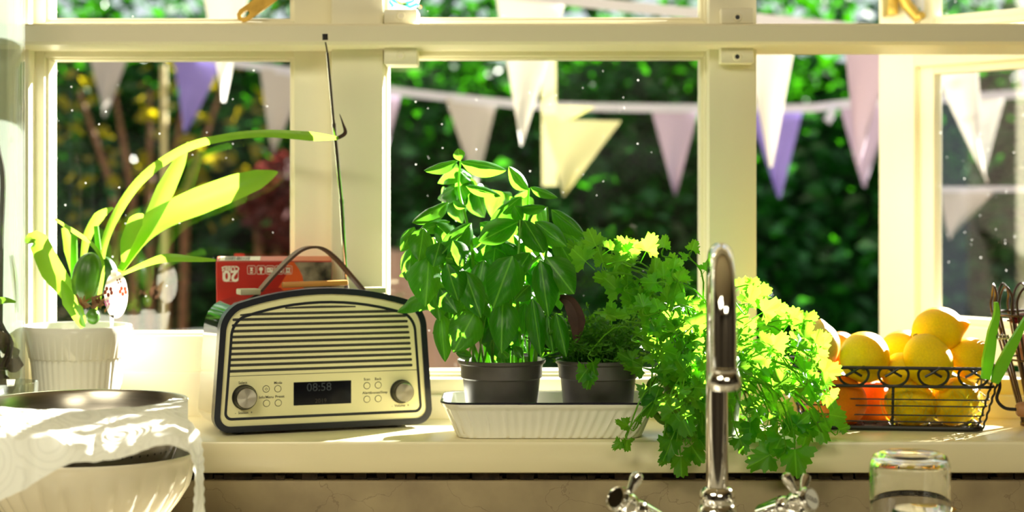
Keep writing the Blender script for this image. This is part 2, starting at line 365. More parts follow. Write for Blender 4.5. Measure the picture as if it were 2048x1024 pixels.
M['reflection_cream'] = clothmat('cream_reflection', rgb(220, 218, 168), rgb(240, 236, 180), .06)  # cream for the shapes that imitate a reflection in the middle pane
M['tape'] = clothmat('white_tape', rgb(196, 194, 204), rgb(230, 228, 236), .03)
M['hedge'] = leafmat('hedge_leaf', rgb(32, 116, 34), rgb(56, 142, 6), .45, .34, var=.5, spec=.6)
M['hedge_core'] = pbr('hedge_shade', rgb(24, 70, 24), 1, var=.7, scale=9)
M['yellow_leaf'] = leafmat('yellow_leaf', rgb(160, 140, 12), rgb(196, 178, 20), .5, .3, var=.2)
M['red_leaf'] = leafmat('red_leaf', rgb(110, 52, 50), rgb(130, 54, 48), .4, .4, var=.3)
M['brick'] = pbr('dark_brick', rgb(88, 78, 70), .9, var=.4, scale=12)
M['grass'] = pbr('lawn', rgb(60, 96, 30), .9, var=.5, scale=6)
M['stone'] = pbr('pinkish_stone', rgb(190, 150, 124), .8, var=.3, scale=5, bump=.5, bscale=20)
M['cane'] = pbr('bamboo_cane', rgb(196, 178, 120), .5)
M['sticker'] = clothmat('white_sticker', rgb(226, 228, 238), rgb(226, 228, 238), .5)
M['teal'] = clothmat('teal_print', rgb(70, 186, 156), rgb(70, 186, 156), .5)
M['coral'] = clothmat('coral_print', rgb(226, 120, 90), rgb(226, 120, 90), .5)
M['yellow_print'] = clothmat('yellow_print', rgb(232, 214, 110), rgb(232, 214, 110), .5)
M['tag_white'] = clothmat('white_plastic_tag', rgb(240, 236, 228), rgb(250, 244, 236), .45)
M['tag_brown'] = clothmat('brown_flower_print', rgb(116, 60, 50), rgb(116, 60, 50), .4)
M['tag_red'] = clothmat('red_flower_print', rgb(214, 92, 66), rgb(214, 92, 66), .4)
M['tag_pink'] = clothmat('pink_flower_print', rgb(216, 130, 190), rgb(216, 130, 190), .4)

# text and flat print on a plane given by origin and two axes
def text_mb(s, size, O, U, V, align='CENTER', off=0.0, bold=0.0):
    c = bpy.data.curves.new('t', 'FONT'); c.body = s; c.size = size; c.align_x = align; c.align_y = 'CENTER'; c.offset = bold; c.resolution_u = 3
    o = bpy.data.objects.new('t', c); COL.objects.link(o); dg = bpy.context.evaluated_depsgraph_get(); dg.update()
    me = bpy.data.meshes.new_from_object(o.evaluated_get(dg)); mb = MB(); Nn = U.cross(V).normalized()
    mb.add([O+U*v.co.x+V*v.co.y+Nn*off for v in me.vertices], [list(p.vertices) for p in me.polygons])
    bpy.data.objects.remove(o); bpy.data.curves.remove(c); bpy.data.meshes.remove(me); return mb
def disc(mb, O, U, V, r, n=20, off=0.0, ry=None, depth=0.0):
    Nn = U.cross(V).normalized(); ry = ry or r
    c = [O+U*(r*math.cos(2*math.pi*i/n))+V*(ry*math.sin(2*math.pi*i/n))+Nn*off for i in range(n)]
    if depth: mb.add(c+[p-Nn*depth for p in c], [list(range(n)), list(range(2*n-1, n-1, -1))]+[[i, n+i, n+(i+1) % n, (i+1) % n] for i in range(n)])
    else: mb.add(c, [list(range(n))])
    return mb
def poly(mb, pts): return mb.add(pts, [list(range(len(pts)))])

# ------------------------------------------------------------------ the room and the window wall
def pxbox(mb, x0, x1, y0, y1, d, back, bev=.0015):
    a, b = W(x0, y1, d), W(x1, y0, d); return mb.box(a.x, b.x, d, back, a.z, b.z, bev)
def X(px, d): return (px-1024)*d/F
def Z(py, d): return CZ-(py-HY)*d/F
def solid(name, mb, mat, label, smooth=True): return tag(obj(name, mb, mat, smooth=smooth), label, kind='structure')
solid('windowsill', MB().box(-2.4, 2.4, 2.14, 2.40, -.039, 0, .005), M['sill'], 'thick cream painted windowsill with a rounded front edge')
solid('wall_under_sill', MB().box(-2.4, 2.4, 2.150, 2.5, -1.3, -.049, .002), M['plaster'], 'cracked beige painted plaster wall below the windowsill')
mort = MB()
for i in range(150):
    x = -1.15+i*.0155+random.uniform(-.004, .004); h = random.uniform(.002, .0085)
    mort.box(x, x+random.uniform(.009, .02), 2.158+random.uniform(-.003, .004), 2.2, -.051, -.049+h)
o = solid('trim_6', MB().box(-2.4, 2.4, 2.172, 2.4, -.06, -.036), M['rubble'], 'dark crumbling mortar gap between windowsill and plaster wall')
obj('mortar_crumbs', mort, M['rubble'], o, kind='stuff')
solid('wall_back', MB().box(-2.4, 2.4, 2.38, 2.52, .90, 1.5).box(-2.4, X(-75, 2.38), 2.38, 2.52, 0, .90).box(X(2330, 2.38), 2.4, 2.38, 2.52, 0, .9), M['paint'], 'cream wall around the kitchen window', smooth=False)
solid('wall_left', MB().box(-2.5, -2.4, -2, 2.5, -1.3, 1.5), M['room'], 'warm brown kitchen wall on the left side', smooth=False)
solid('wall_right', MB().box(2.4, 2.5, -2, 2.5, -1.3, 1.5), M['room'], 'warm brown kitchen wall on the right side', smooth=False)
solid('wall_front', MB().box(-2.5, 2.5, -2.1, -2, -1.3, 1.5), M['room'], 'warm brown kitchen wall facing the window', smooth=False)
solid('ceiling', MB().box(-2.5, 2.5, -2.1, 2.5, 1.5, 1.6), M['ceil'], 'pale kitchen ceiling above the window', smooth=False)
solid('floor', MB().box(-2.5, 2.5, -2.1, 2.5, -1.3, -1.2), M['floor'], 'dark brown kitchen floor below the worktop', smooth=False)
solid('worktop', MB().box(-2.4, 2.4, 1.25, 2.149, -.13, -.09, .003), M['worktop'], 'pale kitchen worktop below the windowsill')

solid('wall_outside', MB().box(-2.5, 2.5, 2.521, 2.60, .89, 1.9).box(-2.5, X(-70, 2.5), 2.521, 2.60, -.1, .9).box(X(2340, 2.5), 2.5, 2.521, 2.60, -.1, .9).box(-2.5, 2.5, 2.501, 2.60, -1.3, -.04), M['brick'], 'dark brick outer face of the house wall', smooth=False)
# posts and rails of the frame
t1 = struct('trim_1', (0, 2.33, .5), 'cream wooden transom rail running across the whole window')
tr = MB(); zt, zb, zc = Z(47, 2.33), Z(83, 2.33), Z(95, 2.345)
prof = [(2.46, zt), (2.333, zt), (2.33, zt-.003), (2.33, zb), (2.333, zb-.004), (2.345, zc), (2.46, zc)]
vs = [Vector((x, y, z)) for x in (-1.2, 1.2) for y, z in prof]; n = len(prof)
tr.add(vs, [list(range(n)), list(range(2*n-1, n-1, -1))]+[[i, (i+1) % n, n+(i+1) % n, n+i] for i in range(n)])
obj('rail', tr, M['paint_h'], t1, angle=25)
for (x0, x1, y0, y1, hole) in ((768, 835, 18, 47, 1), (768, 834, 95, 129, 1), (1442, 1508, 16, 47, 0), (1441, 1508, 94, 127, 0)):
    b = obj('stop_block', pxbox(MB(), x0, x1, y0, y1, 2.352, 2.41, .002), M['paint'], t1, 'painted block with a bright peg hole' if hole else 'painted block with a dark screw hole')
    cx, cy = (x0+x1)/2, (y0+y1)/2-(1 if hole else -3)
    c = W(cx, cy, 2.352)
    obj('hole_rim', MB().lathe([(.0028, 0), (.0055, -.0004), (.0062, .0), (.0048, .0016), (.003, .0012), (.0028, -.004)], c, 20, Matrix.Rotation(math.pi/2, 4, 'X')), M['paint'], b)
    obj('peg' if hole else 'screw_hole', disc(MB(), c, Vector((1, 0, 0)), Vector((0, 0, 1)), .0032, 16, .0009), M['white_print'] if hole else M['black'], b)
solid('trim_2', pxbox(MB(), 663, 766, -500, 870, 2.375, 2.47), M['paint'], 'cream window post left of the basil, behind the radio aerial')
solid('trim_3', pxbox(MB(), 1418, 1513, -500, 870, 2.375, 2.47), M['paint'], 'cream window post behind the chrome tap')
solid('trim_4', pxbox(MB(), -80, 58, -500, 870, 2.375, 2.47), M['paint'], 'cream window post at the glass vase')
cill = MB().box(X(664, 2.37), .95, 2.357, 2.48, -.001, .030, .002).box(X(664, 2.37), .95, 2.375, 2.47, .0295, .0505, .002)
solid('trim_5', cill.box(-1.0, X(664, 2.37), 2.385, 2.48, -.001, .0585, .002), M['paint_h'], 'cream bottom member of the window frame above the sill')
solid('trim_7', MB().box(-1.1, 1.0, 2.375, 2.47, .865, .902, .002), M['paint_h'], 'cream head of the window frame above the upper panes')
solid('trim_8', pxbox(MB(), 2262, 2340, -500, 870, 2.375, 2.47), M['paint'], 'cream post carrying the casement hinges')

G = 2.43
def fixed_window(name, x0, x1, y0, y1, xo0, xo1, yo0, yo1, label, df=2.405):
    """x0..y1: the visible pane; xo..yo: outer edge of the sash (pixels at the sash front)"""
    w = struct(name, W((x0+x1)/2, y1, G), label); P = M['paint']; PH = M['paint_h']; k = .0153   # the reveal has depth: its far edge shows where the pane begins
    x0 += (x0-1024)*k*(x0 < 1024); x1 += (x1-1024)*k*(x1 > 1024); y0 -= (HY-y0)*k*(y0 > 0); y1 += (y1-HY)*k*(y1 > HY)
    if xo0 < x0-8: obj('stile', pxbox(MB(), xo0, x0-8, yo0, yo1, df, 2.455), P, w)
    if xo1 > x1+5: obj('stile', pxbox(MB(), x1+5, xo1, yo0, yo1, df, 2.455), P, w)
    if yo0 < y0-4: obj('rail', pxbox(MB(), x0-8, x1+5, yo0, y0-4, df, 2.455), PH, w)
    if yo1 > y1+5: obj('rail', pxbox(MB(), x0-8, x1+5, y1+5, yo1, df, 2.455), PH, w)
    for a in ((x0-9, x0+2, y0-5, y1+6), (x1-3, x1+6, y0-5, y1+6)): obj('glazing_bead', pxbox(MB(), *a, df+.008, 2.45, .001), P, w)
    for a in ((x0+2, x1-3, y0-5, y0+1), (x0+2, x1-3, y1-1, y1+6)): obj('glazing_bead', pxbox(MB(), *a, df+.009, 2.45, .001), PH, w)
    a, b = W(x0-4, y1+3, G), W(x1+4, y0-3, G)
    obj('glass_pane', MB().add([(a.x, G, a.z), (b.x, G, a.z), (b.x, G, b.z), (a.x, G, b.z)], [(0, 1, 2, 3)]), M['pane'], w, smooth=False)
    return w
fixed_window('window_1', 111, 583, 123, 662, 56, 664, 90, 748, 'lower left window pane behind the white orchid pot')
fixed_window('window_2', 778, 1398, 121, 737, 766, 1418, 90, 753, 'lower middle window pane behind the basil')
fixed_window('window_4', 111, 583, -255, 38, 56, 664, -300, 60, 'upper left window pane above the transom')
fixed_window('window_5', 778, 1398, -255, 36, 766, 1418, -300, 60, 'upper middle window pane with a frog sticker')
# the open casements on the right, hinged at the far right post
HX, AL = .839, math.radians(51.7)
du = Vector((-math.cos(AL), math.sin(AL), 0)); dn = Vector((-math.sin(AL), -math.cos(AL), 0))
def casement(name, z0, z1, gz0, gz1, label):
    w = struct(name, (HX, G, z0), label); O = Vector((HX, G, 0))
    def bx(nm, u0, u1, a, b, n0, n1, mat):
        q = MB().box(u0, u1, n0, n1, a, b, .0015); q.v = [O+du*p.x+dn*p.y+Vector((0, 0, p.z)) for p in q.v]; return obj(nm, q, mat, w)
    L, ga, gb = .424, .03, .331
    bx('stile', gb+.025, L, z0, z1, -.02, .02, M['paint']); bx('stile', -.02, ga-.0, z0, z1, -.02, .02, M['paint'])
    bx('rail', ga, gb+.025, gz1+.012, z1, -.02, .02, M['paint_h']); bx('rail', ga, gb+.025, z0, gz0-.012, -.02, .02, M['paint_h'])
    bx('glazing_bead', gb-.002, gb+.0255, gz0-.013, gz1+.013, -.012, .008, M['paint']); bx('glazing_bead', ga-.001, ga+.012, gz0-.013, gz1+.013, -.012, .008, M['paint'])
    bx('glazing_bead', ga+.012, gb-.002, gz0-.013, gz0, -.012, .008, M['paint_h']); bx('glazing_bead', ga+.012, gb-.002, gz1, gz1+.013, -.012, .008, M['paint_h'])
    q = [O+du*u+Vector((0, 0, z)) for u, z in ((ga, gz0-.005), (gb+.005, gz0-.005), (gb+.005, gz1+.005), (ga, gz1+.005))]
    obj('glass_pane', MB().add(q, [(0, 1, 2, 3)]), M['garden_pane'], w, smooth=False); return w, bx
w3, _ = casement('window_3', .052, .535, .114, .474, 'lower right casement window standing open to the garden')
w6, bx6 = casement('window_6', .540, .86, .56, .82, 'upper right casement window standing open above the transom')
# frog sticker on the upper middle pane
st = thing('frog_sticker', W(808, 18, G-.002), 'clear window sticker with a green tree frog, low on the upper pane', 'sticker')
c = W(806, -8, G-.0015); ux, uz = Vector((1, 0, 0)), Vector((0, 0, 1))
obj('backing', disc(MB(), c, ux, uz, .0235, 24), M['sticker'], st, smooth=False)
fr = MB()
for a in ([(-34, -10), (-18, 6), (-2, 12), (16, 8), (26, 2)], [(-30, 4), (-20, 16), (-26, 24), (-12, 26)], [(0, 12), (14, 18), (28, 12), (34, 20)], [(-18, -22), (0, -8), (20, -12)]):
    fr.ribbon([W(806+x, -4+y, G-.0022) for x, y in a], lerp_list([.0045, .006, .003], len(a)), m=3, fold=0)
obj('frog', fr, M['teal'], st, smooth=False)
fe = MB()
for x, y in ((26, 2), (34, 18), (22, 22), (-10, 24)): disc(fe, W(806+x, -4+y, G-.003), ux, uz, .0022, 10)
obj('toe', fe, M['coral'], st, smooth=False)
obj('belly', MB().ribbon([W(790, -4, G-.0027), W(800, 8, G-.0027), W(812, 6, G-.0027)], [.002, .003, .001], m=3, fold=0), M['yellow_print'], st, smooth=False)
# patterned sticker at the open upper casement
s2 = thing('floral_sticker', HX*Vector((1, 0, 0))+Vector((0, G, .6)), 'sticker with green and red sprigs on the open upper casement', 'sticker')
O6 = Vector((HX, G, 0))+dn*.0215
def c6(u, z, e=0): return O6+du*u+dn*e+Vector((0, 0, z))
obj('backing', MB().add([c6(.336, .556), c6(.372, .556), c6(.372, .66), c6(.336, .66)], [(0, 1, 2, 3)]), M['sticker'], s2, smooth=False)
sg = MB(); sr = MB()
for i in range(9):
    u, z = .34+(i % 3)*.012, .562+i*.010
    sg.ribbon([c6(u, z, .0006), c6(u+.006, z+.006, .0006), c6(u+.004, z+.012, .0006)], [.001, .005, .001], m=3, fold=0, view=dn); disc(sr, c6(u+.01, z+.002, .0008), du, uz, .0016, 8)
obj('sprig', sg, M['teal'], s2, smooth=False); obj('blossom', sr, M['coral'], s2, smooth=False)
# brass stay on the upper left window, gilt catch on the open casement
sty = thing('window_stay', W(500, 20, 2.39), 'aged brass window stay with a slot, hanging across the upper left pane', 'window stay')
A, B = W(487, 31, 2.39), W(566, -26, 2.395); U = (B-A).normalized(); V = Vector((0, -1, 0)).cross(U).normalized()
hw = .0095; out_ = [(-.006, -hw*.7), (-.0095, 0), (-.006, hw*.7), (0, hw), (.075, hw), (.075, -hw), (0, -hw)]
inn = [(-.002, -.002), (-.0035, 0), (-.002, .0025), (.003, .0035), (.0085, .0022), (.0085, -.002), (.003, -.0036)]
obj('bar', MB().ring(out_, inn, lambda u, v, h: A+U*u+V*v+Vector((0, h, 0)), 0, .004), M['brass'], sty, angle=20)
obj('pivot', MB().tube([B+Vector((0, -.002, 0)), B+Vector((0, .03, 0))], .006, 12), M['brass'], sty)
ct = thing('casement_catch', W(1800, 20, 2.70), 'gilded casement catch on the stile of the open upper window', 'catch')
obj('lever', MB().tube([W(1796, -30, 2.68), W(1812, 8, 2.685), W(1836, 36, 2.68), W(1845, 30, 2.67)], [.009, .009, .0085, .006], 10), M['gold'], ct)
obj('plate', pxbox(MB(), 1776, 1797, -14, 29, 2.70, 2.745, .002), M['gold'], ct)

# ------------------------------------------------------------------ the garden
solid('garden_ground', MB().box(-8, 8, 2.53, 12, -1.5, -1.3), M['grass'], 'lawn of the garden beyond the window', smooth=False)
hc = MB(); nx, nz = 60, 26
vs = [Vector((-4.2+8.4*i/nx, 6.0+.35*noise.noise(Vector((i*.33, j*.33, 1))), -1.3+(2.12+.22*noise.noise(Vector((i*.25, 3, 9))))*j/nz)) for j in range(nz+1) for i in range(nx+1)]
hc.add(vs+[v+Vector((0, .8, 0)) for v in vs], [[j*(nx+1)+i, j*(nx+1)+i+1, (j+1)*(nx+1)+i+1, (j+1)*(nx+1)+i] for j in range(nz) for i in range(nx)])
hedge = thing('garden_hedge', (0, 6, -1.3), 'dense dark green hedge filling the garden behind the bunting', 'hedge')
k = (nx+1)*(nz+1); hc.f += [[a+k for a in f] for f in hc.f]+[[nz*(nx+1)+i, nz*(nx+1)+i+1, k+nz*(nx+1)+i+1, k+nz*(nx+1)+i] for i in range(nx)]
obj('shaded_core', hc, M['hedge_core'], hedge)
def leaf_cloud(n, fn, size, mb, rnd):
    for _ in range(n):
        p = fn(); s = size*rnd.uniform(.6, 1.3)
        R = Euler((rnd.uniform(-1.0, 1.0), rnd.uniform(-1.2, 1.2), rnd.uniform(0, 6.28))).to_matrix()
        q = [(-.12, -.5, 0), (0, -.5, -.04), (.36, -.05, .12), (0, .55, -.06), (-.36, -.05, .12)]
        mb.add([p+R @ (Vector(a)*s) for a in q], [(1, 2, 3), (1, 3, 4)])
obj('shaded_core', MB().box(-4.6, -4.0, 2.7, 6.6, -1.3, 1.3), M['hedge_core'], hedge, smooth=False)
rnd = random.Random(3)
hl = MB()
leaf_cloud(3500, lambda: Vector((-3.95+abs(rnd.gauss(0, .12)), rnd.uniform(2.7, 6), rnd.uniform(-.6, 1.36))), .075, hl, rnd)
def hp():
    x = rnd.uniform(-2.4, 2.4); z = rnd.uniform(-.95, 1.16)
    clump = noise.noise(Vector((x*2.2, z*2.2, 5)))
    return Vector((x, 5.93-abs(rnd.gauss(0, .22))-.35*max(0, clump), z))
leaf_cloud(20000, hp, .066, hl, rnd)
obj('leaves', hl, M['hedge'], hedge, smooth=False, kind='stuff')
hs = MB()
def hq():
    x = rnd.uniform(-2.3, 2.3); z = max(-.8, min(1.16, rnd.gauss(.62, .36)))
    return Vector((x, 5.2-rnd.uniform(0, .75), z))
leaf_cloud(900, hq, .05, hs, rnd)
obj('outer_sprays', hs, M['hedge'], hedge, 'sunlit outer sprays of bright leaves', smooth=False, kind='stuff')
def shrub(name, cx, cy, d, rx, rz, n, mat, label, size=.06):
    c = W(cx, cy, d); mb = MB(); r = random.Random(int(cx))
    def fn():
        while True:
            v = Vector((r.uniform(-1, 1), r.uniform(-1, 1), r.uniform(-1, 1)))
            if v.length < 1: return c+Vector((v.x*rx, v.y*.25, v.z*rz))
    leaf_cloud(n, fn, size, mb, r); t = thing(name, (c.x, d, -1.3), label, 'shrub')
    obj('foliage', mb, mat, t, smooth=False, kind='stuff')
    st = MB()
    for i in range(5): st.tube([Vector((c.x+.03*i-.06, d, -1.3)), Vector((c.x+.05*i-.1, d, c.z-rz*.5)), c+Vector((.1*i-.2, 0, rz*.4))], [.018, .012, .005], 6)
    obj('stem', st, M['husk'], t, kind='stuff')
shrub('yellow_leaved_shrub', 300, 270, 5.0, .42, .32, 130, M['yellow_leaf'], 'loose shrub with scattered yellow leaves outside the left pane', .055)
shrub('red_leaved_shrub', 590, 405, 4.9, .14, .15, 420, M['red_leaf'], 'small shrub with dull red leaves outside the left pane', .06)
ston = thing('garden_stone', W(800, 640, 5.0)-Vector((0, 0, .2)), 'pinkish boulder half hidden behind the basil', 'stone')
sm = MB(); c = W(798, 560, 5.0)
for i in range(2):
    cc = c+Vector((i*.12-.06, .0, -.08-.75*i*0)); prof = [(.001, .17), (.09, .16), (.16, .08), (.19, -.05), (.2, -.3), (.2, -.95)]
    sm.lathe(prof, cc, 18, mod=lambda q, a, r, z: r*(1+.16*noise.noise(Vector((math.cos(a)*1.5, math.sin(a)*1.5, z*4+i)))), cap0=True)
obj('boulder', sm, M['stone'], ston)
ca = thing('bamboo_cane', (X(328, 4.6), 4.6, -1.3), 'thin bamboo cane standing upright outside the left pane', 'cane')
obj('shaft', MB().tube([Vector((X(328, 4.6), 4.6, -1.3)), W(328, 300, 4.6), W(327, 130, 4.6)], .0085, 8), M['cane'], ca)
kn = MB()
for y in (170, 250, 330): kn.tube([W(328, y-2, 4.6), W(328, y+2, 4.6)], .011, 8)
obj('node', kn, M['cane'], ca)

def sheet(pts2, d0, d1, nu=7, nv=10, wav=.010, seed=0):
    """pennant: top-left, top-right, tip (pixels) at depth; a real cloth triangle with folds and a hem"""
    (xa, ya), (xb, yb), (xt, yt) = pts2; mb = MB(); vs = []
    for j in range(nv+1):
        v = j/nv
        for i in range(nu+1):
            u = i/nu; px = (xa+(xb-xa)*u)*(1-v)+(xt+3*(u-.5))*v; py = (ya+(yb-ya)*u)*(1-v)+yt*v
            d = d0+(d1-d0)*u+wav*math.sin(u*5+v*3+seed)*(.3+v)
            p = W(px, py, d0+(d1-d0)*u); vs.append(Vector((p.x, d, p.z)))
    k = nu+1
    fs = [[j*k+i, j*k+i+1, (j+1)*k+i+1, (j+1)*k+i] for j in range(nv) for i in range(nu)]
    n = len(vs); vs2 = [p+Vector((0, .0015, 0)) for p in vs]
    return mb.add(vs+vs2, fs+[[a+n for a in f] for f in fs])
def tape(pts, dz, w=.016):
    P = spline([W(x, y, d) for x, y, d in pts], 6)
    mb = MB(); n = len(P); vs = []
    for p in P: vs += [p+Vector((0, -.0015, w/2)), p+Vector((0, -.0015, -w/2)), p+Vector((0, .0015, -w/2)), p+Vector((0, .0015, w/2))]
    return mb.add(vs, [[i*4+j, i*4+(j+1) % 4, (i+1)*4+(j+1) % 4, (i+1)*4+j] for i in range(n-1) for j in range(4)])
def bunting(name, label, tp, flags, w):
    t = thing(name, W(*tp[0]), label, 'bunting', 'garden buntings'); obj('tape', tape(tp, 0, w), M['tape'], t)
    for i, (tri, d, m, lb) in enumerate(flags): obj('pennant', sheet(tri, d, d+.01, seed=i*1.7), M[m], t, lb)
    return t
nb = bunting('garden_bunting', 'near garden bunting of large sunlit white pennants', [(-300, -130, 3.45), (300, -95, 3.45), (700, -48, 3.45), (1060, -8, 3.45), (1300, 18, 3.45), (1600, 46, 3.45), (1760, 62, 3.45), (1960, 80, 3.50), (2400, 110, 3.55)],
    [(((392, -84), (512, -72), (446, 203)), 3.45, 'flag_white', 'narrow white pennant in the left pane'),
     (((990, -14), (1132, -2), (1043, 292)), 3.45, 'flag_white', 'white pennant above the basil'),
     (((1478, 36), (1598, 48), (1541, 335)), 3.45, 'flag_white', 'broad white pennant in the open window gap'),
     (((1684, 56), (1790, 66), (1718, 333)), 3.45, 'flag_pink', 'pale pink twisted pennant in the open window gap'),
     (((1838, 70), (1950, 80), (1974, 365)), 3.50, 'flag_white', 'white pennant behind the open casement glass'),
     (((2024, 88), (2130, 96), (2080, 300)), 3.50, 'flag_purple', 'lilac pennant at the far end')], .021)
obj('reflection_strip', MB().ribbon([W(1097, 0, 3.65), W(1097, 120, 3.65), W(1098, 250, 3.65), W(1100, 372, 3.65)], [.03, .03, .03, .032], m=3, fold=.05), M['reflection_cream'], nb, 'cream strip imitating a blurred reflection in the middle pane')  # this strip and the next two shapes stand in for a pane reflection
obj('pennant', sheet([(1092, 240), (1242, 242), (1128, 392)], 3.65, 3.66, seed=2), M['reflection_cream'], nb, 'pale yellow triangle of the imitated reflection in the middle pane')
obj('pennant', sheet([(1100, 212), (1190, 214), (1120, 250)], 3.68, 3.69, seed=2), M['reflection_cream'], nb, 'pale yellow upper edge of the imitated reflection in the middle pane')
fb = bunting('garden_bunting', 'far garden bunting of shaded lilac, pink and grey pennants on a slack tape', [(-200, 20, 4.30), (100, 74, 4.30), (250, 96, 4.30), (400, 112, 4.25), (470, 126, 4.20), (585, 144, 4.20), (780, 180, 4.15), (930, 198, 4.10), (1080, 211, 4.10), (1300, 216, 4.10), (1515, 217, 4.10), (1620, 216, 4.10), (1690, 208, 4.10), (1775, 204, 4.10), (1880, 198, 4.10), (2300, 170, 4.10)],
    [(((172, 84), (262, 100), (208, 234)), 4.30, 'flag_grey', 'greyish pennant outside the left pane'),
     (((344, 106), (446, 120), (372, 266)), 4.26, 'flag_purple', 'lilac pennant outside the left pane'),
     (((520, 136), (612, 148), (546, 312)), 4.20, 'flag_grey', 'pale grey pennant outside the left pane'),
     (((716, 170), (804, 184), (772, 300)), 4.16, 'flag_pink', 'pink pennant half behind the window post'),
     (((890, 195), (994, 203), (952, 372)), 4.10, 'flag_grey', 'grey pennant behind the basil top'),
     (((1302, 215), (1399, 215), (1350, 393)), 4.10, 'flag_pink', 'pinkish white pennant right of the basil'),
     (((1496, 218), (1607, 218), (1558, 397)), 4.10, 'flag_purple', 'lilac pennant behind the broad white one'),
     (((1678, 210), (1782, 206), (1730, 375)), 4.10, 'flag_pink', 'mauve pink pennant in the open window gap'),
     (((1915, 196), (2010, 192), (1968, 352)), 4.10, 'flag_white', 'white pennant behind the casement glass')], .019)
obj('tape_knot', MB().tube([W(1668, 212, 4.09), W(1662, 228, 4.08), W(1655, 242, 4.08), W(1648, 236, 4.08)], [.008, .010, .010, .004], 8), M['tape'], fb)
bunting('garden_bunting', 'low short bunting with one grey pennant, imitating a reflection in the casement glass', [(1800, 377, 4.00), (1900, 379, 4.00), (2000, 378, 4.00), (2200, 380, 4.00)], [(((1880, 380), (1990, 380), (1900, 478)), 4.00, 'flag_grey', None)], .012)  # solid bunting built in place of a mirror image in the casement glass

# ------------------------------------------------------------------ radio
RA = math.atan2(.358, .934); RO = Vector((X(427, 2.18), 2.18, 0)); RU = Vector((math.cos(RA), math.sin(RA), 0)); RN = Vector((math.sin(RA), -math.cos(RA), 0)); RV = Vector((0, 0, 1))
def ruv(px, py, dep=0.0):
    ray = W(px, py, 1.0)-Vector((0, 0, CZ)); o = Vector((0, 0, CZ)); P0 = RO-RN*dep
    t = (P0-o).dot(RN)/ray.dot(RN); p = o+ray*t-P0; return p.dot(RU), p.z
def rc(cx, cy, dep=0.0): return ruv(370+cx/2.4377, 470+cy/2.4377, dep)
def rp(u, v, h=0.0): return RO+RU*u+RV*v-RN*h           # h: depth behind the front
rw = ruv(862, 850)[0]
def radio_outline(ins=0.0, n=8, top=0.0):
    """rounded radio front, slightly wider at the foot, with an arched top"""
    b0, b1 = .005+ins, ins
    L0, R0, Lt, Rt = ins, rw-ins, .007+ins, rw-.007-ins; zb, zs, za = .004+ins+top*.6, .165-ins-top, .1775-ins-top
    rb, rt = max(.004, .019-ins*.8), max(.006, .040-ins*.8); P = []
    def arc(cx, cy, r, a0, a1): 
        for i in range(n+1): a = math.radians(a0+(a1-a0)*i/n); P.append((cx+r*math.cos(a), cy+r*math.sin(a)))
    arc(L0+rb, zb+rb, rb, 180, 270); arc(R0-rb, zb+rb, rb, 270, 360)
    arc(Rt-rt, zs-rt, rt, 0, 62)
    u0, v0 = P[-1]; u1 = Lt+rt-rt*math.cos(math.radians(62))
    for i in range(1, 13):
        t = i/13; P.append((u0+(u1-u0)*t, v0+(za-v0)*4*t*(1-t)))
    arc(Lt+rt, zs-rt, rt, 118, 180); return P
radio = thing('radio', RO+RU*rw/2-RN*.06, 'cream and slate retro table radio with a leather handle, on the windowsill', 'radio')
obj('body', MB().prism(radio_outline(.0025), rp, .008, .108), M['lacquer'], radio, 'dark glossy lacquered body', angle=35)
obj('bezel', MB().ring(radio_outline(0), radio_outline(.0074), rp, -.004, .014), M['bezel'], radio, angle=35)
obj('front_panel', MB().prism(radio_outline(.0073), rp, -.0015, .008), M['face'], radio, 'cream front panel', angle=30)
obj('outline_band', MB().ring(radio_outline(.0128, top=.003), radio_outline(.0160, top=.003), rp, -.0019, .002), M['bezel'], radio, 'dark outline band', angle=30)
slots = [((487, 355), (830, 347)), ((267, 388), (1045, 369)), ((230, 414), (1078, 392)), ((227, 442), (1084, 419)), ((223, 470), (1088, 446)), ((220, 498), (1092, 473)), ((218, 526), (1096, 499)), ((217, 554), (1098, 526)), ((215, 581), (1100, 553)), ((214, 609), (1103, 579)), ((213, 636), (1105, 606)), ((212, 664), (1107, 634))]
for i, (a, b) in enumerate(slots):
    (u0, v0), (u1, v1) = rc(*a), rc(*b); v = (v0+v1)/2; h = .00165 if i else .0012
    P = []
    for s, e in ((u0, -1), (u1, 1)):
        pass
    P = [(u0+h*.6, v-h), (u1-h*.6, v-h), (u1, v-h*.4), (u1, v+h*.4), (u1-h*.6, v+h), (u0+h*.6, v+h), (u0, v+h*.4), (u0, v-h*.4)]
    if i == 0: P = [(u0+(u1-u0)*t, v-h) for t in (0, .25, .5, .75, 1)]+[(u0+(u1-u0)*t, v+h*(.4+2.0*t*(1-t)*2)) for t in (1, .75, .5, .25, 0)]
    if i == 1: P = [(u0+(u1-u0)*t, v-h) for t in (0, .25, .5, .75, 1)]+[(u0+(u1-u0)*t, v+h*(.1+1.0*4*t*(1-t)) if t in (0, 1) else v+h) for t in (1, .93, .5, .07, 0)]
    obj('grille_slot', MB().prism(P, rp, -.00175, .001), M['grille'], radio, angle=20)
(u0, v0), (u1, v1) = rc(190, 690), rc(1128, 656); v = (v0+v1)/2
obj('seam', MB().prism([(.0165, v-.0003), (rw-.0165, v-.0003), (rw-.0165, v+.0003), (.0165, v+.0003)], rp, -.0017, .001), M['print'], radio)
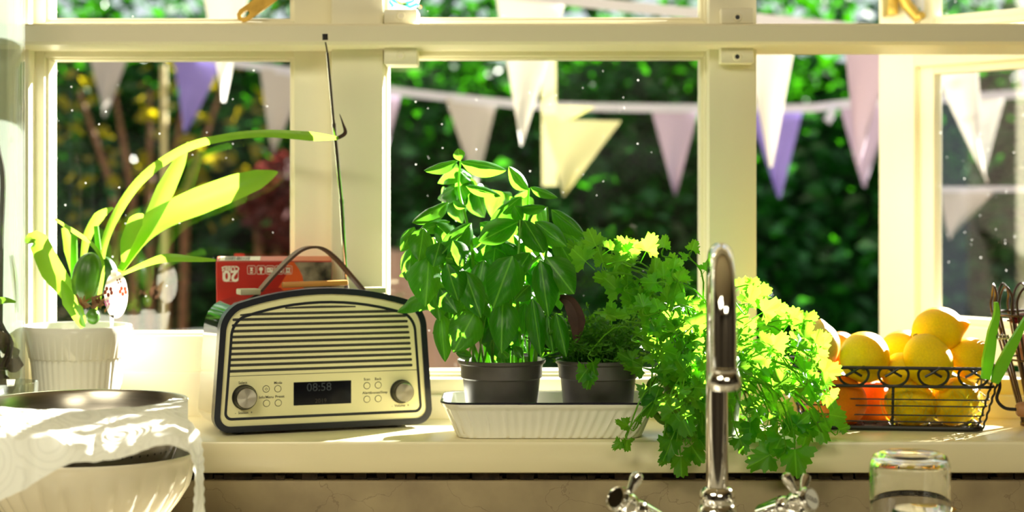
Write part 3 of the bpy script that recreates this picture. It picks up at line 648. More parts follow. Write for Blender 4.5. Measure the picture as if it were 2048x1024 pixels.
for (cx, cy, R1, cx2, cy2, R2) in ((288, 790, 60, 300, 795, 47), (1053, 762, 58, 1064, 768, 46)):
    u, v = rc(cx, cy); r = R1/2.4377*2.22/F
    Mk = Matrix((RU.to_4d()*1, RV.to_4d(), RN.to_4d(), (0, 0, 0, 1))); Mk = Matrix([[RU.x, RV.x, RN.x, 0], [RU.y, RV.y, RN.y, 0], [RU.z, RV.z, RN.z, 0], [0, 0, 0, 1]])
    kb = obj('knob', MB().lathe([(r*1.02, 0), (r*1.02, .002), (r*.95, .003), (r*.88, .011), (r*.84, .013), (r*.80, .013)], rp(u, v, -.0015), 40, Mk, cap1=True), M['black'], radio)
    cm_ = MB().lathe([(r*.80, .0), (r*.80, .0013), (r*.77, .0018), (.0002, .0018)], (0, 0, 0), 48).mesh('knob_cap'); cm_.materials.append(M['spun'])
    place('knob_cap', cm_, Matrix.Translation(rp(u, v, -.0140)) @ Mk, kb, 'spun aluminium cap')
for (cx, cy) in ((394, 750), (451, 749), (396, 820), (453, 818), (885, 734), (940, 731), (885, 800), (940, 797)):
    u, v = rc(cx, cy)
    b = obj('button', MB().lathe([(.0037, 0), (.0037, .0007), (.0034, .0010), (.0002, .0008)], rp(u, v, -.0014), 24, Mk), M['face'], radio)
    obj('button_gap', MB().lathe([(.0037, 0), (.0044, 0)], rp(u, v, -.00165), 24, Mk), M['print'], b)
    if (cx, cy) == (394, 750):
        pw = MB(); pw.tube([rp(u+.0014*math.sin(a), v+.0014*math.cos(a), -.0026) for a in [math.radians(35+29*i) for i in range(11)]], .0002, 5)
        pw.tube([rp(u, v+.0004, -.0026), rp(u, v+.0019, -.0026)], .0002, 5); obj('power_symbol', pw, M['print'], b)
a, b, c_, d_ = rc(528, 718), rc(808, 708), rc(808, 820), rc(528, 830)
v1, v0 = (a[1]+b[1])/2, (c_[1]+d_[1])/2; u0, u1 = a[0], b[0]
scr = obj('display', MB().prism([(u0, v0), (u1, v0), (u1, v1), (u0, v1)], rp, -.0019, .002), M['screen'], radio, 'black display window')
uc, vc = rc(652, 742); obj('clock_digits', text_mb('08:58', .0145, rp(uc, vc, -.0020), RU, RV, off=.0002), M['digits'], scr, smooth=False)
uc, vc = rc(660, 808); obj('date_digits', text_mb('2019', .0075, rp(uc, vc, -.0020), RU, RV, off=.0002), M['print'], scr, smooth=False)
for s, cx, cy, sz in (('Select', 280, 720, 15), ('Mode', 452, 720, 15), ('Info/Menu', 399, 790, 15), ('Preset', 456, 787, 15), ('Scan', 885, 703, 15), ('Back', 939, 701, 15), ('Alarm', 884, 769, 15), ('Snooze/Sleep', 943, 767, 14), ('-  Station  +', 285, 866, 15), ('-  Volume  +', 1048, 831, 15)):
    u, v = rc(cx, cy)
    if s in ('Info/Menu',): u -= .001
    if s == 'Preset': u += .0012
    obj('printed_word', text_mb(s, sz*.0003, rp(u, v, -.0016), RU, RV, off=.0002, bold=.00004), M['print'], radio, smooth=False)
for u in (.035, rw-.04):
    for h in (.025, .09): obj('foot', MB().lathe([(.008, 0), (.008, .008)], rp(u, 0, h), 16, cap0=True), M['black'], radio)
# handle: strap, stitched edge, end clips
hp_ = [ruv(x, y, .055) for x, y in ((519, 582), (545, 552), (575, 521), (600, 501), (624, 494), (648, 499), (674, 520), (700, 550), (724, 578))]
P = spline([Vector((u, v, 0)) for u, v in hp_], 6); sm_, se = MB(), MB(); vs, ve = [], []
for i, p in enumerate(P):
    t = (P[min(i+1, len(P)-1)]-P[max(i-1, 0)]).normalized(); nn = Vector((-t.y, t.x, 0))
    for (e, h) in ((.0013, .045), (.0013, .067), (-.0013, .067), (-.0013, .045)): q = p+nn*e; vs.append(rp(q.x, q.y, h))
    for (e, h) in ((.0016, .0438), (.0016, .0452), (-.0016, .0452), (-.0016, .0438)): q = p+nn*e; ve.append(rp(q.x, q.y, h))
fs = [[i*4+j, i*4+(j+1) % 4, (i+1)*4+(j+1) % 4, (i+1)*4+j] for i in range(len(P)-1) for j in range(4)]
hd = obj('handle', sm_.add(vs, fs), M['leather'], radio, 'worn tan leather strap handle'); obj('strap_edge', se.add(ve, fs), M['leather_edge'], hd)
for (px, py, w) in ((497, 583, .026), (746, 580, .028)):
    u, v = ruv(px, py, .056); q = MB().box(-w/2, w/2, .043, .069, -.004, .0035, .0015); q.v = [rp(u+p.x, v+p.z, p.y) for p in q.v]; obj('handle_clip', q, M['clip'], radio, 'pale clip holding the strap end')
# telescopic aerial
a0, a1, a2, a3 = W(694, 588, 2.318), W(683, 400, 2.312), W(668, 250, 2.306), W(651, 84, 2.300)
ae = obj('aerial', MB().tube([a0, a1], .0034, 12).tube([a1, a2], .0028, 12).tube([a2, W(655, 105, 2.301)], .0022, 12).tube([W(655, 105, 2.301), a3], .0012, 8), M['chrome'], radio, 'chrome telescopic aerial')
obj('aerial_tip', MB().tube([W(650.5, 80, 2.3), W(650, 68, 2.3)], .0036, 14), M['black'], ae)
obj('aerial_joint', MB().tube([W(683.4, 407, 2.3125), W(682.8, 398, 2.312)], .0038, 12).tube([W(668.5, 255, 2.306), W(667.8, 247, 2.306)], .0033, 12), M['chrome'], ae)
tag(obj('wooden_stick', MB().box(-.042, .042, -.005, .005, -.0035, .0035, .002), M['wood']), 'flat orange wooden stick lying on top of the radio', 'stick')
wsx = bpy.data.objects['wooden_stick']; u, v = ruv(630, 568, .03); wsx.location = rp(u, v+.0002, .030); wsx.rotation_euler = (0, math.radians(-1), RA)

# red carton leaning behind the radio, printed upside down
bxo = W(548, 523, 2.338); ba = math.radians(6); BU = Vector((math.cos(ba), math.sin(ba), 0)); bt = math.radians(11)
BV = Vector((math.sin(bt)*math.sin(ba), -math.sin(bt), math.cos(bt))); BN = BU.cross(BV).normalized()   # BN towards the room
def bp(u, v, h=0): return bxo+BU*u+BV*v-BN*h
cart = thing('firelighter_carton', bp(0, -.152, .015), 'red printed carton of 20 cubes standing upside down behind the radio', 'carton')
bw = .0745
q = MB().box(-bw, bw, 0, .030, -.152, 0, .0012); q.v = [bp(p.x, p.z, p.y) for p in q.v]; obj('carton_body', q, M['box_red'], cart, angle=20)
q = MB().add([bp(-bw+.001, .0004, .0012), bp(bw-.001, .0004, .0012), bp(bw-.001, .0004, .029), bp(-bw+.001, .0004, .029)], [(0, 1, 2, 3)]); tp = obj('end_flap', q, M['card_top'], cart, 'faded pinkish end flap', smooth=False)
bar = MB(); r2 = random.Random(5)
def bpx(px, py):   # pixel -> carton front coordinates
    ray = W(px, py, 1)-Vector((0, 0, CZ)); o = Vector((0, 0, CZ)); t = (bxo-o).dot(BN)/ray.dot(BN); p = o+ray*t-bxo; return p.dot(BU), p.dot(BV)
obj('barcode_label', MB().add([bp(-.07, .0008, .003), bp(-.018, .0008, .003), bp(-.018, .0008, .027), bp(-.07, .0008, .027)], [(0, 1, 2, 3)]), M['white_print'], tp, smooth=False)
u = -.063
while u < -.032:
    w_ = r2.choice((.0005, .0009, .0014)); bar.add([bp(u, .0012, .005), bp(u+w_, .0012, .005), bp(u+w_, .0012, .024), bp(u, .0012, .024)], [(0, 1, 2, 3)]); u += w_+r2.choice((.0006, .001))
obj('barcode', bar, M['print'], tp, smooth=False)
def rrect(u0, u1, v0, v1, r, n=4):
    P = []
    for cx, cy, a0 in ((u1-r, v1-r, 0), (u0+r, v1-r, 90), (u0+r, v0+r, 180), (u1-r, v0+r, 270)):
        for i in range(n+1): a = math.radians(a0+90*i/n); P.append((cx+r*math.cos(a), cy+r*math.sin(a)))
    return P
def box_frame(px0, px1, py0, py1, t, r):
    (u0, v1), (u1, v0) = bpx(px0, py0), bpx(px1, py1)
    return MB().ring(rrect(u0, u1, v0, v1, r), rrect(u0+t, u1-t, v0+t, v1-t, r*.75), bp, -.0004, -.0001)
u, v = bpx(461, 551); obj('printed_number', text_mb('20', .020, bp(u, v, 0), -BU, -BV, off=.0004, bold=.0007), M['white_print'], cart, smooth=False)
u, v = bpx(461, 537); obj('printed_word', text_mb('CUBES', .0078, bp(u, v, 0), -BU, -BV, off=.0004, bold=.0002), M['white_print'], cart, smooth=False)
obj('number_frame', box_frame(445, 477, 532, 563, .0006, .003), M['white_print'], cart, smooth=False)
for i, px in enumerate((503, 522, 540, 558, 576)):
    f_ = obj('pictogram_frame', box_frame(px-8.5, px+8.5, 531, 548.5, .0005, .002), M['white_print'], cart, smooth=False); ic = MB()
    def bq(dx, dy): 
        u, v = bpx(px+dx, 540+dy); return bp(u, v, -.0005)
    if i == 0: poly(ic, [bq(-4, 2), bq(4, 2), bq(1, -1), bq(4, -5), bq(-4, -5), bq(-1, -1)]); poly(ic, [bq(-3, 4), bq(3, 4), bq(3, 6), bq(-3, 6)])
    elif i == 1: disc(ic, bq(0, -2), BU, BV, .0026, 12); poly(ic, [bq(-1.5, 0), bq(1.5, 0), bq(1.5, 7), bq(-1.5, 7)])
    elif i == 4: poly(ic, [bq(-5, -5), bq(5, -5), bq(5, -3), bq(-5, -3)]); poly(ic, [bq(-4, -3), bq(4, -3), bq(4, 5), bq(-4, 5)]); poly(ic, [bq(-5.5, 4), bq(5.5, 4), bq(5.5, 6), bq(-5.5, 6)])
    else: poly(ic, [bq(-6, -5), bq(6, -5), bq(6, 5), bq(-6, 5)])
    obj('pictogram', ic, M['white_print'], f_, smooth=False)
    if i in (2, 3): obj('pictogram_dot', disc(disc(MB(), bq(-2.5, 0)-Vector((0, .0003, 0)), BU, BV, .0009, 8), bq(3, -2)-Vector((0, .0003, 0)), BU, BV, .0009, 8), M['box_red'], f_, smooth=False)
    if i == 4: obj('pictogram_dot', disc(MB(), bq(0, 0)-Vector((0, .0003, 0)), BU, BV, .0012, 8), M['box_red'], f_, smooth=False)
P = [bpx(x, y) for x, y in ((588, 524), (598, 538), (605, 552), (608, 570), (608, 600), (661, 600), (664, 524))]
obj('printed_photo', poly(MB(), [bp(u, v, -.0003) for u, v in P]), M['photo_print'], cart, 'printed picture of charred cubes', smooth=False)
P = [bpx(x, y) for x, y in ((572, 524), (588, 524), (598, 538), (605, 552), (608, 570), (608, 600), (540, 600), (560, 570), (575, 545))]
obj('printed_swoosh', poly(MB(), [bp(u, v, -.0002) for u, v in P]), M['box_orange'], cart, 'orange printed curve', smooth=False)

# ------------------------------------------------------------------ orchid in a white ribbed pot
OP = Vector((X(155, 2.30), 2.30, 0)); orc = thing('potted_orchid', OP, 'orchid with long strap leaves in a white ribbed ceramic pot', 'potted plant')
def ribs(i, a, r, z): return r*(1-.018*(abs(math.sin(a*22))**.6)) if i in (2, 3, 4, 5) else r
ptop = .127
obj('pot', MB().lathe([(.040, 0), (.048, .001), (.0505, .006), (.0545, .045), (.0585, .080), (.0595, .0855), (.0605, .0865), (.0665, .118), (.0684, .1255), (.0678, ptop), (.0655, .1268), (.0635, .118), (.060, .10), (.0005, .10)], OP, 176, mod=ribs, cap0=True), M['ceramic'], orc, angle=50)
obj('soil', MB().lathe([(.0618, .105), (.03, .108), (.0005, .110)], OP, 32), M['soil'], orc)
def strap(pxs, ws, d, twist=.35, fold=.3, n=5):
    pts = [W(x, y, dd) for (x, y), dd in zip(pxs, d if isinstance(d, list) else [d]*len(pxs))]; P = spline(pts, n)
    w = [a*2.3/F for a in lerp_list(ws, len(P))]; 
    return MB().ribbon(P, w, twist, fold)
leaves = [
 ([(196, 612), (205, 500), (237, 420), (290, 350), (370, 296), (450, 274), (530, 266), (620, 271), (677, 276)], [12, 15, 19, 20, 19, 17, 17, 21, 6], [2.31, 2.32, 2.34, 2.34, 2.34, 2.33, 2.31, 2.275, 2.265], .5),
 ([(238, 548), (285, 478), (340, 432), (400, 405), (470, 378), (520, 360), (556, 344)], [12, 34, 56, 62, 58, 44, 3], [2.31, 2.34, 2.365, 2.375, 2.375, 2.37, 2.365], -.35),
 ([(240, 540), (290, 460), (330, 380), (358, 325), (376, 284)], [12, 28, 38, 26, 2], [2.31, 2.34, 2.36, 2.37, 2.375], .3),
 ([(240, 550), (290, 527), (335, 514), (390, 517), (432, 520)], [6, 14, 22, 14, 6], [2.29, 2.28, 2.28, 2.27, 2.27], .6),
 ([(52, 486), (74, 480), (104, 540), (136, 584), (168, 648)], [8, 38, 46, 36, 12], [2.26, 2.27, 2.28, 2.29, 2.29], -.2),
 ([(124, 560), (142, 602), (167, 655)], [4, 34, 12], [2.25, 2.255, 2.26], .2),
 ([(110, 437), (150, 462), (186, 488), (207, 524), (205, 566), (192, 624)], [8, 15, 15, 11, 14, 11], [2.26, 2.27, 2.275, 2.28, 2.275, 2.27], .8),
 ([(164, 530), (174, 474), (198, 432), (226, 415)], [8, 18, 22, 4], [2.33, 2.33, 2.33, 2.32], .4),
 ([(246, 524), (254, 484), (272, 442), (287, 428)], [6, 26, 30, 3], [2.30, 2.30, 2.30, 2.295], .2),
 ([(150, 560), (140, 500), (128, 455)], [8, 24, 10], [2.35, 2.35, 2.35], .2)]
for pxs, ws, d, tw in leaves: obj('leaf', strap(pxs, ws, d, tw), M['orchid'], orc)
obj('withered_tip', strap([(675, 276), (690, 266), (686, 248), (679, 228)], [7, 8, 4, 1], 2.268, .3), M['dry'], orc, 'curled brown withered leaf tip')
obj('stub', MB().tube([W(151, 596, 2.31), W(148, 520, 2.31), W(148, 468, 2.31)], [.005, .0048, .0042], 10), M['stem'], orc); obj('stub', MB().tube([W(197, 500, 2.31), W(192, 452, 2.31)], [.004, .0032], 10), M['stem'], orc)
def ell(mb, c, rx, ry, rz, tilt=0, n=20, ribs_=0):
    Mt = Matrix.Rotation(tilt, 4, 'Y'); prof = [(math.sin(math.pi*i/14)*1.0, -math.cos(math.pi*i/14)) for i in range(15)]
    S = Matrix.Diagonal((rx, ry, rz, 1)); return mb.lathe(prof, c, n, Mt @ S, mod=(lambda i, a, r, z: r*(1+.035*math.cos(a*ribs_))) if ribs_ else None)
obj('pseudobulb', ell(MB(), W(176, 556, 2.29), .0195, .018, .033, math.radians(8), 40, 9), M['bulb'], orc); obj('pseudobulb', ell(MB(), W(186, 633, 2.265), .0085, .008, .010), M['bulb'], orc)
obj('pseudobulb', ell(MB(), W(216, 556, 2.325), .014, .014, .028, math.radians(-10), 30, 8), M['bulb'], orc)
hk = MB()
for i in range(11):
    a = W(165+i*5, 612+random.uniform(-6, 14), 2.268+.003*(i % 3)); hk.ribbon([a, a+Vector((random.uniform(-.008, .008), -.004, .006)), a+Vector((random.uniform(-.012, .012), -.003, .014))], [.006, .007, .001], random.uniform(-1, 1), .4, m=3)
obj('husk', hk, M['husk'], orc, 'dry brown husk scales', kind='stuff')
tg = thing('plant_tag', W(232, 645, 2.262), 'white oval plant tag printed with flowers, stuck in the orchid pot', 'plant tag')
c = W(232, 590, 2.262); obj('plate', disc(MB(), c, ux, uz, .0147, 28, ry=.0295, depth=.0012), M['tag_white'], tg, angle=30)
obj('spike', MB().add([W(220, 630, 2.262), W(228, 630, 2.262), W(225, 668, 2.262), W(221, 668, 2.262)], [(0, 1, 2, 3)]), M['tag_white'], tg, smooth=False)
obj('hook', MB().lathe([(.004, 0), (.0035, .007)], W(228, 552, 2.263), 12, cap1=True), M['tag_white'], tg)
def petals(cx, cy, r, k=5): 
    mb = MB()
    for i in range(k):
        a = 2*math.pi*i/k+.4; disc(mb, W(cx+r*.6*math.cos(a), cy+r*.6*math.sin(a), 2.2605), ux, uz, r*.3*2.26/F, 10, ry=r*.42*2.26/F)
    return mb
obj('printed_flower', petals(217, 583, 11), M['tag_brown'], tg, 'dark printed flower', smooth=False); obj('printed_flower', petals(246, 582, 10), M['tag_red'], tg, 'red printed flower', smooth=False)
obj('printed_flower', petals(214, 606, 7, 4), M['tag_pink'], tg, 'pink printed flower', smooth=False); obj('printed_flower', petals(238, 562, 6, 4), M['tag_brown'], tg, 'dark printed flower', smooth=False)
sc = MB(); sc.tube(spline([W(216, 622, 2.26), W(222, 618, 2.26), (W(228, 623, 2.26)), W(235, 617, 2.26), W(242, 621, 2.26), W(250, 614, 2.26)], 4), .0003, 5); obj('printed_scroll', sc, M['tag_brown'], tg)

# tall glass vase with bark, small glass dish
VC = Vector((X(-44, 2.24), 2.24, 0)); va = thing('glass_vase', VC, 'tall clear glass cylinder vase with bark inside, left of the orchid pot', 'vase'); vr = .0567
obj('vase_wall', MB().lathe([(vr, 0), (vr, .62), (vr-.0015, .6215), (vr-.003, .62), (vr-.003, .008), (.0004, .008)], VC, 64, cap0=True), M['vase'], va)
vf = MB(); vm = MB(); rb = random.Random(9)
for i in range(120):
    a, r, z = rb.uniform(0, 6.28), .045*math.sqrt(rb.random()), .014+rb.random()*.115; c = VC+Vector((r*math.cos(a), r*math.sin(a), z))
    s = rb.uniform(.006, .012); (vm if rb.random() < .25 else vf).lathe([(.2*s, -s), (s, -.3*s), (.8*s, .5*s), (.2*s, .9*s)], c, 6, Euler((rb.uniform(0, 3), rb.uniform(0, 3), 0)).to_matrix().to_4x4(), cap0=True, cap1=True)
obj('bark_chips', vf, M['bark'], va, kind='stuff'); obj('moss_lumps', vm, M['moss'], va, kind='stuff')
rt = MB()
for i in range(9):
    a = rb.uniform(3.4, 6.1); b = VC+Vector((.043*math.cos(a), .043*math.sin(a), .08)); rt.tube(spline([b, b+Vector((rb.uniform(-.01, .01), 0, .03)), b+Vector((rb.uniform(-.015, .012), .004, .055))], 4), .002, 6)
obj('root', rt, M['dry'], va, kind='stuff')
vs_ = obj('stem', MB().tube(spline([VC+Vector((.03, -.01, .12)), W(2, 480, 2.23), W(6, 360, 2.23), W(-4, 300, 2.23), W(-14, 250, 2.23)], 5), [.0035]*21, 8), M['dry'], va, 'dark upright orchid stem')
obj('leaf', strap([(-40, 606), (-10, 602), (12, 600), (32, 604)], [10, 16, 12, 3], 2.21, .2), M['orchid'], va)
gd = thing('glass_dish', Vector((X(8, 2.15), 2.15, 0)), 'small low clear glass dish behind the colander', 'dish')
gb = Vector((X(8, 2.15), 2.15, 0)); obj('dish_wall', MB().lathe([(.026, 0), (.034, .004), (.0385, .035), (.040, .0685), (.0392, .0695), (.0384, .0685), (.037, .036), (.032, .007), (.0003, .006)], gb, 48, cap0=True), M['vase'], gd)

# ------------------------------------------------------------------ bowl, colander, paper towel
BC = Vector((-.458, 1.95, -.09)); bowl = thing('mixing_bowl', BC, 'large ivory fluted ceramic bowl holding the colander', 'bowl')
def flute(i, a, r, z): return r*(1+.045*abs(math.cos(a*13))**.7*min(1, max(0, (.092-z)/.02))*min(1, max(.3, z/.03))) if 1 < i < 9 else r
obj('bowl_wall', MB().lathe([(.045, 0), (.052, .002), (.060, .012), (.078, .030), (.093, .050), (.104, .068), (.1085, .080), (.1105, .086), (.112, .092), (.1130, .0975), (.1150, .1020), (.1140, .1035), (.1110, .1020), (.109, .096), (.101, .070), (.085, .040), (.055, .014), (.0004, .010)], BC, 208, mod=flute, cap0=True), M['bowl'], bowl, angle=60)
CC = Vector((-.463, 1.95, -.07)); col = thing('colander', CC, 'round steel colander standing in the ivory bowl', 'colander')
prof = [(.0004, .006), (.045, .008), (.070, .022), (.088, .052), (.098, .086), (.1045, .118), (.107, .134), (.1095, .1378), (.1108, .1385), (.1100, .1402), (.107, .1398), (.1045, .136), (.1028, .118), (.096, .084), (.0865, .054), (.068, .025), (.044, .0105), (.0004, .008)]
cw = obj('colander_wall', MB().lathe(prof, CC, 96), M['steel'], col)
hb = MB()
for k in range(5):
    z = .088-.011*k; r = (.0985 if k == 0 else .0985-.0042*k)+.0006
    for j in range(60):
        a = math.radians(j*6+(3 if k % 2 else 0)); nrm = Vector((math.cos(a), math.sin(a), -.25)).normalized(); U = Vector((-math.sin(a), math.cos(a), 0)); disc(hb, CC+Vector((r*math.cos(a), r*math.sin(a), z)), U, U.cross(nrm)*-1, .0013, 6, 0)
obj('drain_holes', hb, M['black'], cw, kind='stuff', smooth=False)
tw = MB(); nu, nv = 60, 22; vs = []
edge = [(-60, 1015), (0, 1002), (60, 972), (100, 948), (136, 927), (160, 924), (183, 924), (215, 921), (241, 917), (275, 905), (305, 895), (333, 888), (355, 894), (376, 902)]
def edge_y(px):
    for (a, ya), (b, yb) in zip(edge, edge[1:]):
        if px <= b: return ya+(yb-ya)*(px-a)/(b-a)
    return edge[-1][1]
for j in range(nv+1):
    v = j/nv
    for i in range(nu+1):
        px = -60+(376+60)*i/nu; bow = ((px-165)/206.0)
        dr = CC.y-math.sqrt(max(.0, .111**2-(X(px, 1.86)-CC.x)**2)) if abs(X(px, 1.86)-CC.x) < .110 else CC.y-.012
        dr = max(dr, 1.838)
        zr = .0722
        rip = .0011*math.sin(px*.055+v*3)+.0007*math.sin(px*.13+1-v*2)+.0010*noise.noise(Vector((px*.02, v*4, 2)))
        if v < .25:
            t = v/.25; d = dr+.022*(1-t); z = zr-.012*(1-t)**2+rip*.5*t
        else:
            t = (v-.25)/.75; ye = edge_y(px)+3*noise.noise(Vector((px*.05, 0, 7))); k1 = .62; left = min(1, max(0, (190-px)/90))
            ym = (ye-18)*(1-left)+872*left; d1 = 1.748; z1 = Z(ym, d1); d2 = 1.736; z2 = Z(ye, d2)
            if t < k1: q = t/k1; d = dr+(d1-dr)*q; z = zr+(z1-zr)*q+rip*(.25+.5*q)
            else: q = (t-k1)/(1-k1); d = d1+(d2-d1)*q; z = z1+(z2-z1)*q+rip*1.3*(1-q); d += rip*2*left
        vs.append(Vector((X(px, d), d, z)))
k = nu+1; tw.add(vs, [[j*k+i, j*k+i+1, (j+1)*k+i+1, (j+1)*k+i] for j in range(nv) for i in range(nu)])
towel = thing('paper_towel', W(180, 850, 1.83), 'white embossed paper towel draped over the front rim of the colander', 'paper towel')
obj('sheet', tw, M['towel'], towel)
sp = MB(); P = spline([W(352, 832, 1.862), W(376, 866, 1.84), W(393, 912, 1.825), W(396, 960, 1.82), W(397, 1010, 1.818), W(400, 1060, 1.816)], 8)
ww = lerp_list([36, 48, 26, 17, 22, 22], len(P)); vs = []
for i, p in enumerate(P):
    for j in range(6):
        u = j/5-.5; e = (1.5*math.sin(i*1.9) if j in (0, 5) else 0); vs.append(Vector((p.x+(u*ww[i]+e*(1 if j else -1))*1.83/F, p.y+.004*math.sin(u*6+i*.2)+.006*abs(u), p.z)))
sp.add(vs, [[i*6+j, i*6+j+1, (i+1)*6+j+1, (i+1)*6+j] for i in range(len(P)-1) for j in range(5)])
obj('torn_strip', sp, M['towel'], towel, 'narrow torn strip hanging at the bowl side')

# ------------------------------------------------------------------ fluted dish with two herb pots
DC = Vector((X(1097, 2.205), 2.205, 0)); dish = thing('baking_dish', DC, 'white fluted enamel dish with a dark rim under two herb pots', 'dish')
def rr_pts(hx, hy, r, n=144):
    """rounded rectangle sampled evenly round its outline"""
    r = min(r, hx, hy); segs = []; P = []
    L1, L2, La = 2*(hx-r), 2*(hy-r), math.pi*r/2; tot = 2*L1+2*L2+4*La
    for i in range(n):
        s = tot*i/n
        for (kind, ln, a) in (('b', L1, 0), ('c', La, -90), ('r', L2, 0), ('c', La, 0), ('t', L1, 0), ('c', La, 90), ('l', L2, 0), ('c', La, 180)):
            if s <= ln: break
            s -= ln
        f = s/ln if ln else 0
        if kind == 'b': P.append((-hx+r+s, -hy))
        elif kind == 'r': P.append((hx, -hy+r+s))
        elif kind == 't': P.append((hx-r-s, hy))
        elif kind == 'l': P.append((-hx, hy-r-s))
        else:
            cx, cy = {-90: (hx-r, -hy+r), 0: (hx-r, hy-r), 90: (-hx+r, hy-r), 180: (-hx+r, -hy+r)}[a]; t = math.radians(a+90*f); P.append((cx+r*math.cos(t), cy+r*math.sin(t)))
    return P
def rr_lathe(levels, c, fl=(), amp=.0011, n=288, cap0=True, cap1=True):
    mb = MB(); vs = []; per = 64
    for i, (hx, hy, r, z) in enumerate(levels):
        for j, (x, y) in enumerate(rr_pts(hx, hy, r, n)):
            m = 1-(amp/hy*1.5)*(abs(math.sin(math.pi*per*j/n)) if i in fl else 0)
            vs.append(c+Vector((x*(1-(1-m)*hy/hx), y*m, z)))
    k = len(levels); fs = [[i*n+j, i*n+(j+1) % n, (i+1)*n+(j+1) % n, (i+1)*n+j] for i in range(k-1) for j in range(n)]
    if cap0: fs.append(list(range(n))[::-1])
    if cap1: fs.append([(k-1)*n+j for j in range(n)])
    return mb.add(vs, fs)
obj('dish_wall', rr_lathe([(.106, .044, .02, 0), (.1105, .048, .022, .001), (.1135, .0505, .024, .005), (.1195, .057, .026, .020), (.1255, .0625, .027, .034), (.1262, .0632, .028, .037), (.128, .065, .028, .0385), (.1305, .0675, .028, .0435), (.1300, .067, .028, .0452), (.1280, .065, .027, .0448), (.1235, .060, .025, .034), (.112, .049, .022, .006), (.105, .043, .02, .004)], DC, fl=(2, 3, 4)), M['ceramic'], dish, angle=50)
obj('rim_line', rr_lathe([(.1309, .0679, .028, .0434), (.1309, .0679, .028, .0452), (.1300, .067, .028, .0457), (.1293, .0663, .028, .0454)], DC, cap0=False, cap1=False), M['enamel_rim'], dish, 'thin dark enamel rim')
def plastic_pot(c, par, rt, h=.0855):
    pr = [(.035, 0), (.0405, .0008), (.0415, .003), (.0475, h-.024), (.0478, h-.0235), (.0498, h-.022), (.0505, h-.009), (.0512, h-.006), (.0535, h-.0045), (.0545, h-.001), (.0540, h), (.0525, h-.0004), (.050, h-.006), (.047, h-.02)]
    s = rt/.0545
    obj('pot', MB().lathe([(r*s, z) for r, z in pr], c, 64, cap0=True), M['plastic_pot'], par, 'dark grey plastic nursery pot', angle=30)
    obj('soil', MB().lathe([(.0495*s, h-.012), (.03, h-.009), (.0004, h-.008)], c, 24), M['soil'], par)
BP = Vector((X(1003, 2.205), 2.205, .0064)); bas = thing('potted_basil', BP, 'bushy basil plant in a grey plastic pot, left in the white dish', 'potted plant')
HP = Vector((X(1196, 2.205), 2.205, .0064)); hrb = thing('potted_thyme', HP, 'fine stemmed thyme tangle in a grey plastic pot, right in the white dish', 'potted plant')
plastic_pot(BP, bas, .0543); plastic_pot(HP, hrb, .0527)

def basil_mesh(seed, nu=5, nv=10):
    """leaf along +Y, length 1, half-width .5, facing +Z; blistered halves, sunken midrib, drooping tip"""
    r = random.Random(seed); vs = []; droop = r.uniform(.15, .45); cup = r.uniform(.25, .55); skew = r.uniform(-.06, .06)
    for j in range(nv+1):
        t = j/nv; w = .5*(math.sin(math.pi*min(1, t**.72))**.78)*(1-.12*t) if 0 < t < 1 else (.03 if t == 0 else .0)
        for i in range(-nu, nu+1):
            u = i/nu; x = u*w+skew*math.sin(t*3)
            z = -cup*abs(u)**2.2*w*1.35-.035*math.exp(-(u/.16)**2)*math.sin(math.pi*t)+.035*math.sin(abs(u)*math.pi)*math.sin(t*14+(.6 if u > 0 else 0))*math.sin(math.pi*t)+.05*math.sin(math.pi*abs(u))*w-droop*t*t+.06*t
            vs.append(Vector((x, t*(1-.06*droop), z)))
    k = 2*nu+1; mb = MB().add(vs, [[j*k+i, j*k+i+1, (j+1)*k+i+1, (j+1)*k+i] for j in range(nv) for i in range(k-1)])
    me = mb.mesh('basil_leaf', smooth=True, angle=80); me.materials.append(M['basil']); return me
BM_ = [basil_mesh(i) for i in range(6)]
def leafM(A, B, w, face, width_scale=1.0):
    Y = (B-A); L = Y.length; Y = Y/L; Zv = Vector(face); Zv = Zv-Y*Zv.dot(Y)
    Zv = Zv.normalized() if Zv.length > 1e-5 else Y.orthogonal().normalized(); Xv = Y.cross(Zv)
    return Matrix([[Xv.x*w, Y.x*L, Zv.x*L*.8, A.x], [Xv.y*w, Y.y*L, Zv.y*L*.8, A.y], [Xv.z*w, Y.z*L, Zv.z*L*.8, A.z], [0, 0, 0, 1]])
